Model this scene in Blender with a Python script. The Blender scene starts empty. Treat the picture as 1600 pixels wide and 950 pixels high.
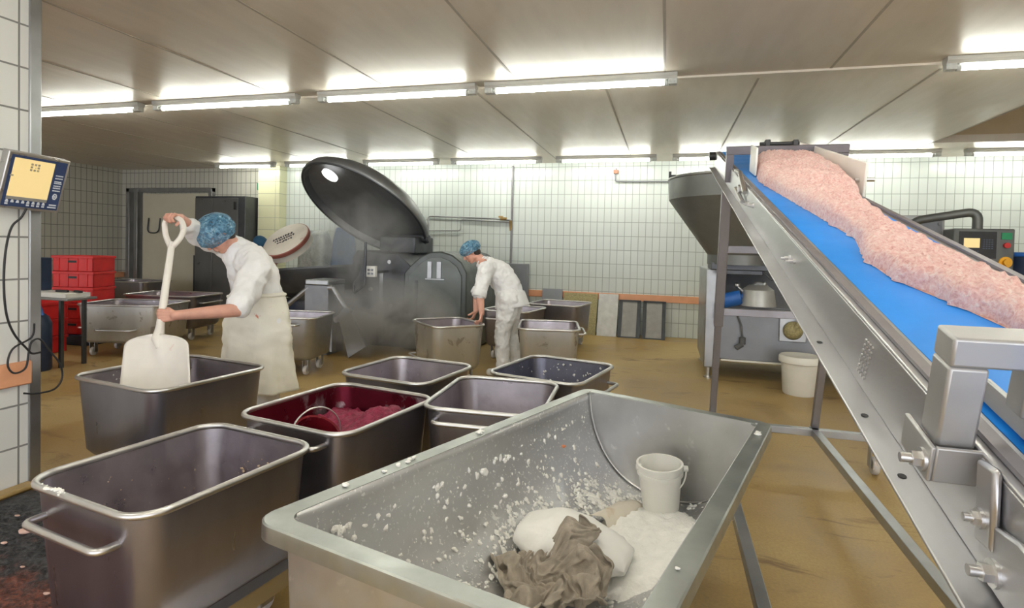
import bpy, bmesh, math, random
from mathutils import Vector as V, Matrix as M, noise as NZ
SC = bpy.context.scene
COL = SC.collection
PI = math.pi
rnd = random.Random(7)

# ------------------------------------------------------------------ materials
def nt(name):
    m = bpy.data.materials.new(name); m.use_nodes = True
    n = m.node_tree; n.nodes.clear()
    out = n.nodes.new('ShaderNodeOutputMaterial'); b = n.nodes.new('ShaderNodeBsdfPrincipled')
    n.links.new(b.outputs[0], out.inputs[0])
    return m, n, b, out
def coords(n, scale=(1, 1, 1), kind='Object', rot=(0, 0, 0)):
    tc = n.nodes.new('ShaderNodeTexCoord'); mp = n.nodes.new('ShaderNodeMapping')
    mp.inputs['Scale'].default_value = scale; mp.inputs['Rotation'].default_value = rot
    n.links.new(tc.outputs[kind], mp.inputs[0]); return mp.outputs[0]
def noise_n(n, vec, scale, detail=4, rough=.55, dist=0):
    t = n.nodes.new('ShaderNodeTexNoise'); n.links.new(vec, t.inputs['Vector'])
    t.inputs['Scale'].default_value = scale; t.inputs['Detail'].default_value = detail
    t.inputs['Roughness'].default_value = rough; t.inputs['Distortion'].default_value = dist
    return t.outputs['Fac']
def ramp(n, fac, stops):
    r = n.nodes.new('ShaderNodeValToRGB'); n.links.new(fac, r.inputs[0])
    el = r.color_ramp.elements
    while len(el) < len(stops): el.new(.5)
    for e, (p, c) in zip(el, stops):
        e.position = p; e.color = (c, c, c, 1) if not hasattr(c, '__len__') else (*c[:3], 1)
    return r.outputs[0]
def mixc(n, fac, a, b):
    x = n.nodes.new('ShaderNodeMix'); x.data_type = 'RGBA'
    for s, val in ((x.inputs[0], fac), (x.inputs[6], a), (x.inputs[7], b)):
        if hasattr(val, 'is_linked'): n.links.new(val, s)
        else: s.default_value = val if not hasattr(val, '__len__') else (*val[:3], 1)
    return x.outputs[2]
def bump(n, b, h, strength, dist=.01):
    k = n.nodes.new('ShaderNodeBump'); k.inputs['Strength'].default_value = strength; k.inputs['Distance'].default_value = dist
    n.links.new(h, k.inputs['Height']); n.links.new(k.outputs[0], b.inputs['Normal'])
def pm(name, base, rough=.5, metal=0., var=.12, scale=6., bmp=0., bscale=60., stretch=(1, 1, 1), rvar=.08, stains=(), spec=.5, coat=0):
    """procedural paint / metal / plastic; stains: (colour, scale, threshold, softness)"""
    m, n, b, o = nt(name)
    vec = coords(n, stretch)
    f = noise_n(n, vec, scale)
    c = ramp(n, f, [(.3, [max(0, x * (1 - var)) for x in base]), (.7, [min(1, x * (1 + var)) for x in base])])
    for (sc, ss, th, so) in stains:
        v2 = coords(n, (1, 1, 1)); k = ramp(n, noise_n(n, v2, ss, 5, .6, .4), [(th, 0.), (min(.99, th + so), 1.)])
        c = mixc(n, k, c, sc)
    n.links.new(c, b.inputs['Base Color'])
    r = ramp(n, noise_n(n, vec, scale * 2.3), [(.3, max(.03, rough - rvar)), (.7, min(1, rough + rvar))])
    n.links.new(r, b.inputs['Roughness'])
    b.inputs['Metallic'].default_value = metal
    b.inputs['Specular IOR Level'].default_value = spec
    b.inputs['Coat Weight'].default_value = coat
    if bmp: bump(n, b, noise_n(n, vec, bscale, 3), bmp)
    return m
def emis(name, col, s):
    m, n, b, o = nt(name)
    b.inputs['Base Color'].default_value = (*col, 1); b.inputs['Emission Color'].default_value = (*col, 1); b.inputs['Emission Strength'].default_value = s
    return m
def tile(name, axes, tcol, gcol, w=.121, h=.248, mort=.006, rough=.22):
    m, n, b, o = nt(name)
    tc = n.nodes.new('ShaderNodeTexCoord'); sp = n.nodes.new('ShaderNodeSeparateXYZ'); cb = n.nodes.new('ShaderNodeCombineXYZ')
    n.links.new(tc.outputs['Object'], sp.inputs[0])
    n.links.new(sp.outputs[axes[0]], cb.inputs[0]); n.links.new(sp.outputs[axes[1]], cb.inputs[1])
    br = n.nodes.new('ShaderNodeTexBrick'); br.offset = 0; br.squash = 1
    n.links.new(cb.outputs[0], br.inputs['Vector'])
    br.inputs['Scale'].default_value = 1; br.inputs['Brick Width'].default_value = w; br.inputs['Row Height'].default_value = h
    br.inputs['Mortar Size'].default_value = mort; br.inputs['Mortar Smooth'].default_value = .2; br.inputs['Bias'].default_value = 0
    br.inputs['Color1'].default_value = (*tcol, 1); br.inputs['Color2'].default_value = (*[x * .95 for x in tcol], 1); br.inputs['Mortar'].default_value = (*gcol, 1)
    n.links.new(br.outputs['Color'], b.inputs['Base Color'])
    rr = ramp(n, br.outputs['Fac'], [(0, rough), (1, .8)]); n.links.new(rr, b.inputs['Roughness'])
    inv = ramp(n, br.outputs['Fac'], [(0, 1.), (1, 0.)])
    bump(n, b, inv, .5, .003)
    return m

MT = {}
MT['tile_back'] = tile('wall tile white', (0, 2), (.70, .755, .72), (.34, .38, .355), mort=.005)
MT['tile_side'] = tile('wall tile white side', (1, 2), (.82, .83, .80), (.26, .26, .25))
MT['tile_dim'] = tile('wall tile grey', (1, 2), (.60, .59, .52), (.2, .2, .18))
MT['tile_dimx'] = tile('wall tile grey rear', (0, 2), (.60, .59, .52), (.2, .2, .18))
MT['tile_yellow'] = tile('pillar tile yellow', (0, 2), (.74, .74, .50), (.42, .42, .3), w=.6, h=.248)
MT['orange'] = pm('orange bumper plastic', (.82, .40, .22), .45, var=.06, bmp=.1)
MT['steel'] = pm('brushed stainless', (.62, .61, .60), .30, 1., .10, 3, .03, 120, (1, 1, 9), .07)
MT['steel_in'] = pm('worn stainless inside', (.41, .375, .40), .36, 1., .16, 5, .04, 60, rvar=.1, stains=[((.30, .26, .27), 3.5, .56, .2)])
MT['steel_in_dark'] = pm('dark stainless inside', (.20, .20, .25), .36, .95, .16, 5, .02, 60, rvar=.06)
MT['steel_out'] = pm('worn stainless outside', (.30, .285, .315), .33, .90, .15, 4, .015, 60, (1, 1, .3), .06)
MT['steel_smear'] = pm('smeared stainless', (.55, .55, .53), .42, .72, .12, 4, .04, 60, (1, 1, .3), .08, stains=[((.36, .34, .31), 8, .60, .05)])
MT['steel_red'] = pm('blood stained stainless', (.44, .38, .40), .35, .8, .15, 4, .04, 60, rvar=.1, stains=[((.13, .008, .022), 4.5, .36, .10)])
MT['steel_rim'] = pm('polished rim steel', (.64, .635, .63), .34, 1., .04, 9, rvar=.02)
MT['steel_conv'] = pm('conveyor stainless', (.50, .50, .515), .38, .95, .10, 4, .05, 90, (1, .25, 1), .08)
MT['steel_dark'] = pm('dark grey steel', (.095, .10, .11), .42, .7, .15, 4, .03, 60)
MT['steel_lid'] = pm('lid steel', (.27, .275, .28), .48, .8, .12, 2.5, .03, 50)
MT['steel_mid'] = pm('mid grey steel', (.40, .41, .42), .36, .9, .12, 4, .03, 60)
MT['paint_grey'] = pm('grey painted panel', (.25, .26, .285), .42, .35, .08, 3)
MT['frame_dark'] = pm('dark gantry steel', (.17, .155, .17), .45, .4, .1, 6)
MT['gantry'] = pm('dull gantry steel', (.46, .46, .46), .48, .8, .08, 5)
MT['box_dark'] = pm('dark grey control box', (.13, .135, .13), .45, .4, .1, 5)
MT['frame_grey'] = pm('grey tube steel', (.27, .255, .27), .42, .6, .1, 6)
MT['tub'] = pm('dull tub steel', (.54, .54, .53), .38, .9, .10, 4, .04, 80, (1, .4, 1), .08, stains=[((.68, .68, .66), 14, .62, .1)])
MT['tub_in'] = pm('dusted tub steel', (.54, .54, .545), .38, .9, .10, 4, .04, 80, (1, .4, 1), .08, stains=[((.80, .80, .78), 70, .60, .05), ((.80, .80, .78), 22, .66, .04)])
MT['tub_rim'] = pm('tub rim steel', (.42, .44, .42), .36, .9, .12, 7, .03, 60)
MT['floor'] = None
MT['white_plastic'] = pm('white plastic', (.84, .83, .78), .38, var=.04, scale=4, bmp=.02)
MT['white_dirty'] = pm('white plastic stained', (.80, .78, .70), .4, var=.05, scale=4, stains=[((.52, .36, .20), 6, .66, .12)])
MT['shovel'] = pm('cream shovel plastic', (.86, .82, .76), .40, var=.05, scale=5, stains=[((.72, .45, .40), 8, .66, .14)])
MT['belt'] = pm('blue conveyor belt', (.003, .25, .82), .40, var=.08, scale=2.5, bmp=.02, stains=[((.35, .62, .88), 60, .72, .04)])
MT['red_crate'] = pm('red crate plastic', (.72, .03, .03), .38, var=.1)
MT['black'] = pm('black plastic', (.02, .02, .022), .45, var=.2)
MT['navy'] = pm('dark navy plastic', (.02, .035, .075), .4, var=.15)
MT['blue_plastic'] = pm('blue plastic', (.02, .12, .42), .4, var=.1)
MT['rubber'] = pm('grey rubber', (.10, .10, .10), .6, var=.15)
MT['wheel'] = pm('caster wheel nylon', (.55, .52, .48), .45, var=.1, stains=[((.35, .18, .08), 12, .58, .1)])
MT['skin'] = pm('skin', (.68, .36, .27), .5, var=.09, scale=14, bmp=.05)
MT['hair'] = pm('dark hair', (.035, .022, .016), .6, var=.3, scale=50)
MT['cloth_white'] = pm('white work cotton', (.87, .87, .88), .75, var=.04, scale=10, bmp=.25, bscale=240)
MT['cloth_trouser'] = pm('white work trousers', (.86, .86, .86), .75, var=.05, scale=8, bmp=.25, bscale=240)
MT['apron'] = pm('cream apron', (.86, .835, .74), .55, var=.05, scale=5, bmp=.1, stains=[((.62, .22, .14), 6, .66, .05)])
MT['rag'] = pm('grey cotton rag', (.44, .385, .315), .9, var=.22, scale=24, bmp=.6, bscale=420)
MT['paper'] = pm('white paper sack', (.88, .87, .84), .6, var=.04, scale=6, bmp=.1, stains=[((.66, .52, .36), 5, .68, .12)])
MT['powder'] = pm('white powder', (.90, .89, .85), .9, var=.05, scale=20, bmp=.5, bscale=90)
MT['scrap'] = pm('meat scrap', (.72, .48, .40), .5, var=.25, scale=25)
MT['cream_door'] = pm('cream cold room door', (.66, .63, .50), .4, var=.05, scale=1.5)
MT['ceil'] = pm('ceiling panel', (.66, .60, .51), .38, var=.05, scale=1.2, bmp=.03, bscale=25, stretch=(6, 1, 1))
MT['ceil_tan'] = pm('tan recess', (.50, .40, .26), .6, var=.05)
MT['seam'] = pm('ceiling joint', (.42, .38, .32), .6, var=.1)
MT['fix'] = pm('light housing', (.46, .46, .43), .4, var=.06)
MT['fix_cap'] = pm('lamp holder', (.50, .52, .50), .35, var=.15, scale=40)
MT['tube'] = emis('fluorescent tube', (.985, 1., .91), 24)
MT['lcd'] = emis('amber display', (.78, .60, .28), .30)
MT['panel_blue'] = pm('blue keypad', (.035, .06, .15), .35, var=.1)
MT['ink_white'] = pm('white print', (.72, .76, .82), .5, var=.05)
MT['ink_dark'] = pm('dark print', (.05, .05, .06), .6, var=.1)
MT['terminal'] = pm('terminal steel', (.55, .54, .53), .32, .9, .06)
MT['green'] = pm('green plastic', (.02, .28, .12), .4)
MT['red_btn'] = pm('red button', (.6, .03, .03), .35)
MT['amber'] = pm('yellow button', (.85, .42, .02), .35)
MT['mesh_panel'] = pm('olive mesh grate', (.36, .31, .15), .6, var=.35, scale=60)
MT['pale_panel'] = pm('pale panel', (.62, .62, .60), .5, var=.12, scale=9)
MT['blood'] = pm('blood bucket plastic', (.17, .008, .016), .25, var=.3)
MT['crumb'] = pm('tan crumbs', (.62, .46, .32), .6, var=.25, scale=30)
MT['cap_teal'] = pm('dark teal cloth cap', (.012, .075, .15), .7, var=.1)
MT['brick_orange'] = pm('orange lettering', (.6, .3, .2), .5)

def floor_mat():
    m, n, b, o = nt('ochre epoxy floor')
    v = coords(n, (1, 1, 1)); a = noise_n(n, v, .9, 6, .6, .6); f = noise_n(n, v, 70, 3, .6)
    c = ramp(n, a, [(.28, (.33, .20, .055)), (.5, (.44, .30, .108)), (.72, (.53, .395, .18))])
    c = mixc(n, ramp(n, f, [(.35, 0.), (.75, .4)]), c, (.24, .16, .07))
    v2 = coords(n, (1, 2.5, 1)); s = ramp(n, noise_n(n, v2, 1.6, 6, .65, 1), [(.58, 0.), (.68, .75)])
    c = mixc(n, s, c, (.17, .09, .035))
    n.links.new(c, b.inputs['Base Color'])
    n.links.new(ramp(n, a, [(.35, .28), (.65, .55)]), b.inputs['Roughness'])
    bump(n, b, f, .25, .004)
    return m
MT['floor'] = floor_mat()
def mat_mat():
    m, n, b, o = nt('black wet floor')
    v = coords(n); f = noise_n(n, v, 60, 4, .65); a = noise_n(n, v, 5, 4, .6)
    c = ramp(n, f, [(.42, (.010, .011, .014)), (.7, (.10, .10, .11))])
    sp = n.nodes.new('ShaderNodeSeparateXYZ'); tc = n.nodes.new('ShaderNodeTexCoord'); n.links.new(tc.outputs['Object'], sp.inputs[0])
    my = n.nodes.new('ShaderNodeMath'); my.operation = 'MULTIPLY_ADD'; n.links.new(sp.outputs[1], my.inputs[0]); my.inputs[1].default_value = -.9; my.inputs[2].default_value = 1.62
    ad = n.nodes.new('ShaderNodeMath'); ad.operation = 'ADD'; n.links.new(my.outputs[0], ad.inputs[0]); n.links.new(a, ad.inputs[1])
    rd = mixc(n, ramp(n, f, [(.40, 0.), (.62, 1.)]), (.05, .012, .010), (.24, .07, .04))
    c = mixc(n, ramp(n, ad.outputs[0], [(.46, 0.), (.60, .92)]), c, rd)
    n.links.new(c, b.inputs['Base Color']); b.inputs['Roughness'].default_value = .35
    bump(n, b, f, .9, .012)
    return m
MT['mat'] = mat_mat()
def mince_mat(name, c0, c1, c2, rough, sc=60):
    m, n, b, o = nt(name)
    v = coords(n); f = noise_n(n, v, sc, 5, .65, .3); a = noise_n(n, v, 5, 3)
    c = ramp(n, f, [(.32, c0), (.5, c1), (.68, c2)])
    n.links.new(mixc(n, ramp(n, a, [(.4, 0.), (.7, .35)]), c, c2), b.inputs['Base Color'])
    b.inputs['Roughness'].default_value = rough
    b.inputs['Subsurface Weight'].default_value = .0
    bump(n, b, f, .9, .012)
    return m
MT['mince'] = mince_mat('pink mince', (.70, .33, .30), (.87, .54, .50), (.95, .77, .71), .5, 95)
MT['pulp'] = mince_mat('dark red pulp', (.09, .003, .018), (.22, .007, .04), (.33, .02, .075), .55, 40)
def net_mat():
    m, n, b, o = nt('blue hair net')
    v = coords(n); w = noise_n(n, v, 22, 3, .6, 1.5)
    c = ramp(n, w, [(.40, (.06, .20, .34)), (.60, (.20, .42, .60)), (.68, (.42, .64, .80))])
    n.links.new(c, b.inputs['Base Color']); b.inputs['Roughness'].default_value = .6
    n.links.new(ramp(n, noise_n(n, v, 30, 3, .6, 1.), [(.36, .50), (.60, .90)]), b.inputs['Alpha'])
    bump(n, b, noise_n(n, v, 36, 3), .6, .01)
    return m
MT['net'] = net_mat()
def clear_mat(name, col, alpha):
    m, n, b, o = nt(name)
    v = coords(n); c = ramp(n, noise_n(n, v, 9, 4, .6, .6), [(.35, [x * .7 for x in col]), (.65, col)])
    n.links.new(c, b.inputs['Base Color']); b.inputs['Roughness'].default_value = .25; b.inputs['Alpha'].default_value = alpha
    bump(n, b, noise_n(n, v, 14, 4, .6, 1), .8, .03)
    return m
MT['poly'] = clear_mat('clear plastic wrap', (.62, .66, .64), .88)
MT['poly_blue'] = clear_mat('blue plastic wrap', (.14, .30, .58), .93)

# ------------------------------------------------------------------ mesh helpers
class MB:
    def __init__(s): s.v = []; s.f = []; s.mi = []
    def add(s, vs, fs, mi=0):
        o = len(s.v); s.v += [V(p) for p in vs]; s.f += [tuple(i + o for i in f) for f in fs]; s.mi += [mi] * len(fs); return s
    def boxb(s, x0, x1, y0, y1, z0, z1, mi=0):
        return s.add([(x, y, z) for x in (x0, x1) for y in (y0, y1) for z in (z0, z1)],
                     [(0, 1, 3, 2), (4, 6, 7, 5), (0, 4, 5, 1), (2, 3, 7, 6), (0, 2, 6, 4), (1, 5, 7, 3)], mi)
    def obox(s, c, ax, ay, az, mi=0):
        """oriented box: centre and three half-axis vectors"""
        c, ax, ay, az = V(c), V(ax), V(ay), V(az)
        return s.add([c + i * ax + j * ay + k * az for i in (-1, 1) for j in (-1, 1) for k in (-1, 1)],
                     [(0, 1, 3, 2), (4, 6, 7, 5), (0, 4, 5, 1), (2, 3, 7, 6), (0, 2, 6, 4), (1, 5, 7, 3)], mi)
    def bar(s, p0, p1, w, h, up=(0, 0, 1), mi=0):
        p0, p1 = V(p0), V(p1); d = (p1 - p0); L = d.length; d.normalize()
        sd = d.cross(V(up)).normalized(); u = sd.cross(d).normalized()
        return s.obox((p0 + p1) / 2, d * L / 2, sd * w / 2, u * h / 2, mi)
    def rings(s, R, cap=True, closed=False, mi=0):
        n = len(R[0]); vs = [p for r in R for p in r]; fs = []
        m = len(R)
        for a in range(m if closed else m - 1):
            b = (a + 1) % m
            for i in range(n):
                j = (i + 1) % n; fs.append((a * n + i, a * n + j, b * n + j, b * n + i))
        if cap and not closed:
            fs.append(tuple(range(n - 1, -1, -1))); fs.append(tuple((m - 1) * n + i for i in range(n)))
        return s.add(vs, fs, mi)
    def cyl(s, p0, p1, r0, r1=None, n=16, cap=True, mi=0):
        p0, p1 = V(p0), V(p1); r1 = r0 if r1 is None else r1
        d = (p1 - p0).normalized(); a = d.orthogonal().normalized(); b = d.cross(a)
        R = [[p + (a * math.cos(t) + b * math.sin(t)) * r for t in [2 * PI * i / n for i in range(n)]] for p, r in ((p0, r0), (p1, r1))]
        return s.rings(R, cap, mi=mi)
    def tube(s, pts, r, n=8, closed=False, mi=0):
        P = [V(p) for p in pts]; m = len(P); R = []; a = None
        for i, p in enumerate(P):
            if closed: d = P[(i + 1) % m] - P[i - 1]
            else: d = P[min(i + 1, m - 1)] - P[max(i - 1, 0)]
            d.normalize()
            a = d.orthogonal().normalized() if a is None else (a - d * a.dot(d)).normalized()
            b = d.cross(a); rr = r[i] if hasattr(r, '__len__') else r
            R.append([p + (a * math.cos(t) + b * math.sin(t)) * rr for t in [2 * PI * k / n for k in range(n)]])
        return s.rings(R, True, closed, mi)
    def lathe(s, prof, c=(0, 0, 0), n=32, cap=True, mi=0, ax=None):
        c = V(c)
        if ax is None: ux, uy, uz = V((1, 0, 0)), V((0, 1, 0)), V((0, 0, 1))
        else:
            uz = V(ax).normalized(); ux = uz.orthogonal().normalized(); uy = uz.cross(ux)
        R = [[c + ux * r * math.cos(t) + uy * r * math.sin(t) + uz * z for t in [2 * PI * k / n for k in range(n)]] for r, z in prof]
        return s.rings(R, cap, mi=mi)
    def ell(s, c, ax, ay, az, n=16, m=10, mi=0):
        c, ax, ay, az = V(c), V(ax), V(ay), V(az); vs = [c + az]; fs = []
        for i in range(1, m):
            th = PI * i / m
            for j in range(n):
                ph = 2 * PI * j / n
                vs.append(c + ax * math.sin(th) * math.cos(ph) + ay * math.sin(th) * math.sin(ph) + az * math.cos(th))
        vs.append(c - az); L = len(vs) - 1
        for j in range(n):
            k = (j + 1) % n
            fs.append((0, 1 + j, 1 + k)); fs.append((L, 1 + (m - 2) * n + k, 1 + (m - 2) * n + j))
            for i in range(m - 2):
                a = 1 + i * n; fs.append((a + j, a + n + j, a + n + k, a + k))
        return s.add(vs, fs, mi)
    def ball(s, c, r, n=14, m=9, mi=0): return s.ell(c, (r, 0, 0), (0, r, 0), (0, 0, r), n, m, mi)
    def cap_(s, p0, p1, r0, r1=None, n=14):
        r1 = r0 if r1 is None else r1
        s.cyl(p0, p1, r0, r1, n); s.ball(p0, r0, n, 8); return s.ball(p1, r1, n, 8)
    def chain(s, pts, rs, n=14):
        for i in range(len(pts) - 1): s.cap_(pts[i], pts[i + 1], rs[i], rs[i + 1], n)
        return s
    def prism(s, poly, fn0, fn1, mi=0):
        n = len(poly); A = [V(fn0(*p)) for p in poly]; B = [V(fn1(*p)) for p in poly]
        return s.add(A + B, [tuple(range(n - 1, -1, -1)), tuple(range(n, 2 * n))] + [(i, (i + 1) % n, n + (i + 1) % n, n + i) for i in range(n)], mi)
    def grid(s, P, mi=0):
        h, w = len(P), len(P[0])
        return s.add([p for r in P for p in r], [(i * w + j, i * w + j + 1, (i + 1) * w + j + 1, (i + 1) * w + j) for i in range(h - 1) for j in range(w - 1)], mi)
    def build(s, name, mats, parent=None, smooth=35, bev=0, local=False, fixn=True):
        """link as one mesh object; points are world points unless local"""
        me = bpy.data.meshes.new(name)
        off = V((0, 0, 0))
        if parent is not None and not local:
            p = parent
            while p is not None: off += p.location; p = p.parent
        me.from_pydata([tuple(p - off) for p in s.v], [], s.f)
        if not hasattr(mats, '__len__'): mats = [mats]
        for m in mats: me.materials.append(m)
        if len(mats) > 1: me.polygons.foreach_set('material_index', s.mi)
        if fixn:
            bm = bmesh.new(); bm.from_mesh(me); bmesh.ops.recalc_face_normals(bm, faces=bm.faces); bm.to_mesh(me); bm.free()
        if smooth:
            me.shade_smooth(); me.set_sharp_from_angle(angle=math.radians(smooth))
        o = bpy.data.objects.new(name, me); COL.objects.link(o)
        if parent is not None: o.parent = parent
        if bev:
            b = o.modifiers.new('edge', 'BEVEL'); b.width = bev; b.segments = 2; b.limit_method = 'ANGLE'; b.angle_limit = math.radians(40)
        return o
def tag(o, label=None, cat=None, group=None, kind=None):
    if label: o['label'] = label
    if cat: o['category'] = cat
    if group: o['group'] = group
    if kind: o['kind'] = kind
    return o
def thing(name, loc, label, cat, group=None, rz=0):
    o = bpy.data.objects.new(name, None); COL.objects.link(o); o.location = loc; o.rotation_euler = (0, 0, rz); o.empty_display_size = .1
    return tag(o, label, cat, group)
def fillet(pts, rad, seg=6, closed=False):
    P = [V(p) for p in pts]; out = []; n = len(P)
    for i in range(n):
        if not closed and i in (0, n - 1): out.append(P[i]); continue
        a, b, c = P[i - 1], P[i], P[(i + 1) % n]
        u, w = (a - b), (c - b); r = min(rad, u.length * .49, w.length * .49); u.normalize(); w.normalize()
        p0, p1 = b + u * r, b + w * r
        for k in range(seg + 1):
            t = k / seg; out.append(p0 * (1 - t) ** 2 + b * 2 * t * (1 - t) + p1 * t ** 2)
    return out
def rrect(w, l, r, z, seg=6):
    out = []
    for cx, cy, a0 in ((w / 2 - r, l / 2 - r, 0), (-w / 2 + r, l / 2 - r, PI / 2), (-w / 2 + r, -l / 2 + r, PI), (w / 2 - r, -l / 2 + r, 1.5 * PI)):
        for k in range(seg + 1):
            a = a0 + PI / 2 * k / seg; out.append(V((cx + r * math.cos(a), cy + r * math.sin(a), z)))
    return out
def struct(o): o['kind'] = 'structure'; return o

# ------------------------------------------------------------------ the room
YB = 10.14; ZC = 3.05
def setting():
    struct(MB().boxb(-12.3, 6.2, -3.5, YB + .2, -.1, 0).build('floor', MT['floor'], smooth=0))
    struct(MB().boxb(-7.9, 6.2, YB, YB + .15, 0, 3.6).build('wall_back', MT['tile_back'], smooth=0))
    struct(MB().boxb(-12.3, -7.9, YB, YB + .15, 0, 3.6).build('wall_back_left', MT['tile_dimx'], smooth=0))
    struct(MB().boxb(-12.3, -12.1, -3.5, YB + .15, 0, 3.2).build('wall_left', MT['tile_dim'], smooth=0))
    struct(MB().boxb(6.0, 6.2, -3.5, YB, 0, 3.6).build('wall_right', MT['tile_side'], smooth=0))
    c = MB()
    c.boxb(-12.3, 3.43, -3.5, YB, ZC, ZC + .1); c.boxb(3.43, 6.2, -3.5, 5.6, ZC, ZC + .1); c.boxb(3.43, 6.2, 8.9, YB, ZC, ZC + .1)
    struct(c.build('ceiling', MT['ceil'], smooth=0))
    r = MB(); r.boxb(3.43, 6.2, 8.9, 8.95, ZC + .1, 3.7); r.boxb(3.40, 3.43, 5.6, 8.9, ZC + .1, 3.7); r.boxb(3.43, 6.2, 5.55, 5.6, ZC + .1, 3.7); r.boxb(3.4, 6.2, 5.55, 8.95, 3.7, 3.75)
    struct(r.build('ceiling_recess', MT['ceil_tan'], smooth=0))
    j = MB()
    for x in (-10.6, -9.2, -7.85, -6.5, -5.15, -3.25, -1.9, -.61, .74, 2.13, 3.42):
        j.boxb(x - .010, x + .010, 5.3, YB, ZC - .003, ZC)
    for x in (-8.1, -6.75, -5.4, -4.02, -2.72, -1.39, -.06, 1.27, 2.6, 3.95):
        j.boxb(x - .010, x + .010, -3.5, 5.3, ZC - .003, ZC)
    struct(j.build('trim_ceiling_joints', MT['seam'], smooth=0))
    struct(MB().boxb(-12.1, 6, 5.24, 5.36, ZC - .018, ZC).build('trim_ceiling_strip', MT['ceil'], smooth=0))
    struct(MB().boxb(-7.7, 1.6, YB - .035, YB, .60, .72).build('trim_back_bumper', MT['orange'], bev=.008))
    struct(MB().boxb(-12.1, -11.9, 8.2, YB - .1, .60, .72).build('trim_left_bumper', MT['orange'], bev=.008))
    struct(MB().boxb(-8.22, -7.70, YB - .22, YB, 0, ZC).build('pillar_back', MT['tile_yellow'], smooth=0))
    # wall end on the left with steel edge, bumper and curb
    struct(MB().boxb(-3.83, -3.66, -3.5, 2.47, 0, ZC).build('wall_passage', MT['tile_side'], smooth=0))
    struct(MB().boxb(-3.84, -3.645, 2.47, 2.535, 0, ZC).build('trim_passage_edge', MT['steel_mid'], bev=.006))
    struct(MB().boxb(-3.66, -3.63, -3.5, 2.475, .615, .755).build('trim_passage_bumper', MT['orange'], bev=.008))
    struct(MB().boxb(-3.66, -3.56, -3.5, 2.47, 0, .03).build('trim_passage_curb', MT['floor'], bev=.02))
    # black wet floor patch
    p = MB(); n = 150
    P = []
    for i in range(n + 1):
        row = []
        for k in range(n + 1):
            u = i / n; w = k / n
            x = -3.56 + w * (1.9); yb = 2.42 + .05 * math.sin(5 * w)
            y = .7 + u * (yb - .7)
            z = .004 + .020 * max(0, NZ.noise(V((x * 34, y * 34, 0))) + .25) * min(1, 8 * min(u, 1 - u, w + .02, 1 - w))
            row.append((x, y, z))
        P.append(row)
    p.grid(P)
    struct(tag(p.build('floor_wet_patch', MT['mat'], smooth=80)))
    # door in the rear left wall
    dr = MB(); dr.boxb(-11.40, -9.62, YB - .09, YB - .03, .03, 2.50)
    d = struct(dr.build('door_1', MT['cream_door'], bev=.01))
    f = MB(); f.boxb(-11.85, -11.75, YB - .12, YB, 0, 2.62); f.boxb(-11.6, -11.5, YB - .14, YB, 0, 2.62); f.boxb(-9.60, -9.50, YB - .10, YB, 0, 2.62); f.boxb(-11.85, -9.5, YB - .12, YB, 2.53, 2.62)
    f.build('door_frame', MT['steel_mid'], d, bev=.006)
    for x in (-11.05, -10.05):
        MB().tube(fillet([(x - .16, YB - .10, 1.95), (x - .16, YB - .14, 1.62), (x + .16, YB - .14, 1.62), (x + .16, YB - .10, 1.95)], .12), .014).build('door_handle', MT['steel_dark'], d)
    MB().boxb(-9.96, -9.74, YB - .12, YB - .09, .1, 1.15).build('kick_plate', MT['steel_dark'], d, bev=.004)
setting()

# ------------------------------------------------------------------ lights
def light(x0, x1, y, label, group, z=ZC):
    xm = (x0 + x1) / 2; t = thing('ceiling_light', (xm, y, z), label, 'ceiling light', group)
    h = MB(); h.prism([(-.05, 0), (.05, 0), (.05, -.03), (.032, -.055), (-.032, -.055), (-.05, -.03)], lambda a, b: (x0, y + a, z + b), lambda a, b: (x1, y + a, z + b))
    h.build('housing', MT['fix'], t, bev=.003)
    for x, s in ((x0, 1), (x1, -1)):
        k = MB(); k.boxb(min(x, x + s * .075), max(x, x + s * .075), y - .035, y + .035, z - .10, z - .05); k.cyl((x + s * .075, y, z - .082), (x + s * .11, y, z - .082), .026, n=14)
        k.build('lamp_holder', MT['fix_cap'], t, bev=.006)
    MB().cyl((x0 + .10, y, z - .082), (x1 - .10, y, z - .082), .019, n=14).build('tube', MT['tube'], t)
    return t
def lights():
    near = [(-7.50, -5.86, 'leftmost tube light of the long near row, by the steel wall edge'), (-5.66, -3.78, 'second tube light from the left in the near ceiling row'),
            (-3.52, -1.80, 'third tube light from the left in the near ceiling row'), (-1.71, .045, 'tube light above the bins, right end of the unbroken near row'), (2.04, 3.75, 'lone tube light at the top right above the conveyor')]
    for a, b, l in near: light(a, b, 5.14, l, 'tube lights in the near ceiling row')
    ys = 9.45
    xs = [(-8.85, -7.45, 'far row tube light, first from the left end'), (-7.20, -5.75, 'far row tube light above the plastic wrapped bale'), (-5.50, -4.0, 'far row tube light behind the raised round lid'),
          (-3.75, -2.1, 'far row tube light above the wall pipes'), (-1.85, -.2, 'far row tube light just left of the funnel hopper'),
          (.05, 1.75, 'far row tube light behind the conveyor head'), (1.95, 3.75, 'far row tube light right of the conveyor head'), (4.05, 5.7, 'far row tube light at the right edge')]
    for a, b, l in xs: light(a, b, ys, l, 'tube lights in the far ceiling row')
    for a, b in ((-2.45, -.85), (-.7, .9), (1.05, 2.65), (2.8, 4.4)):  # row added out of frame to brighten trough and bins
        light(a, b, 2.25, 'unseen tube light overhead, added to brighten the big trough', 'unseen tube lights added above the trough')
    for a, b in ((-3.3, -1.8), (-1.3, .2), (.9, 2.4), (2.9, 4.4)):  # unseen row over the camera, added for foreground light
        light(a, b, .6, 'unseen tube light overhead, added to light the foreground', 'unseen tube lights added over the camera')
lights()
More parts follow.
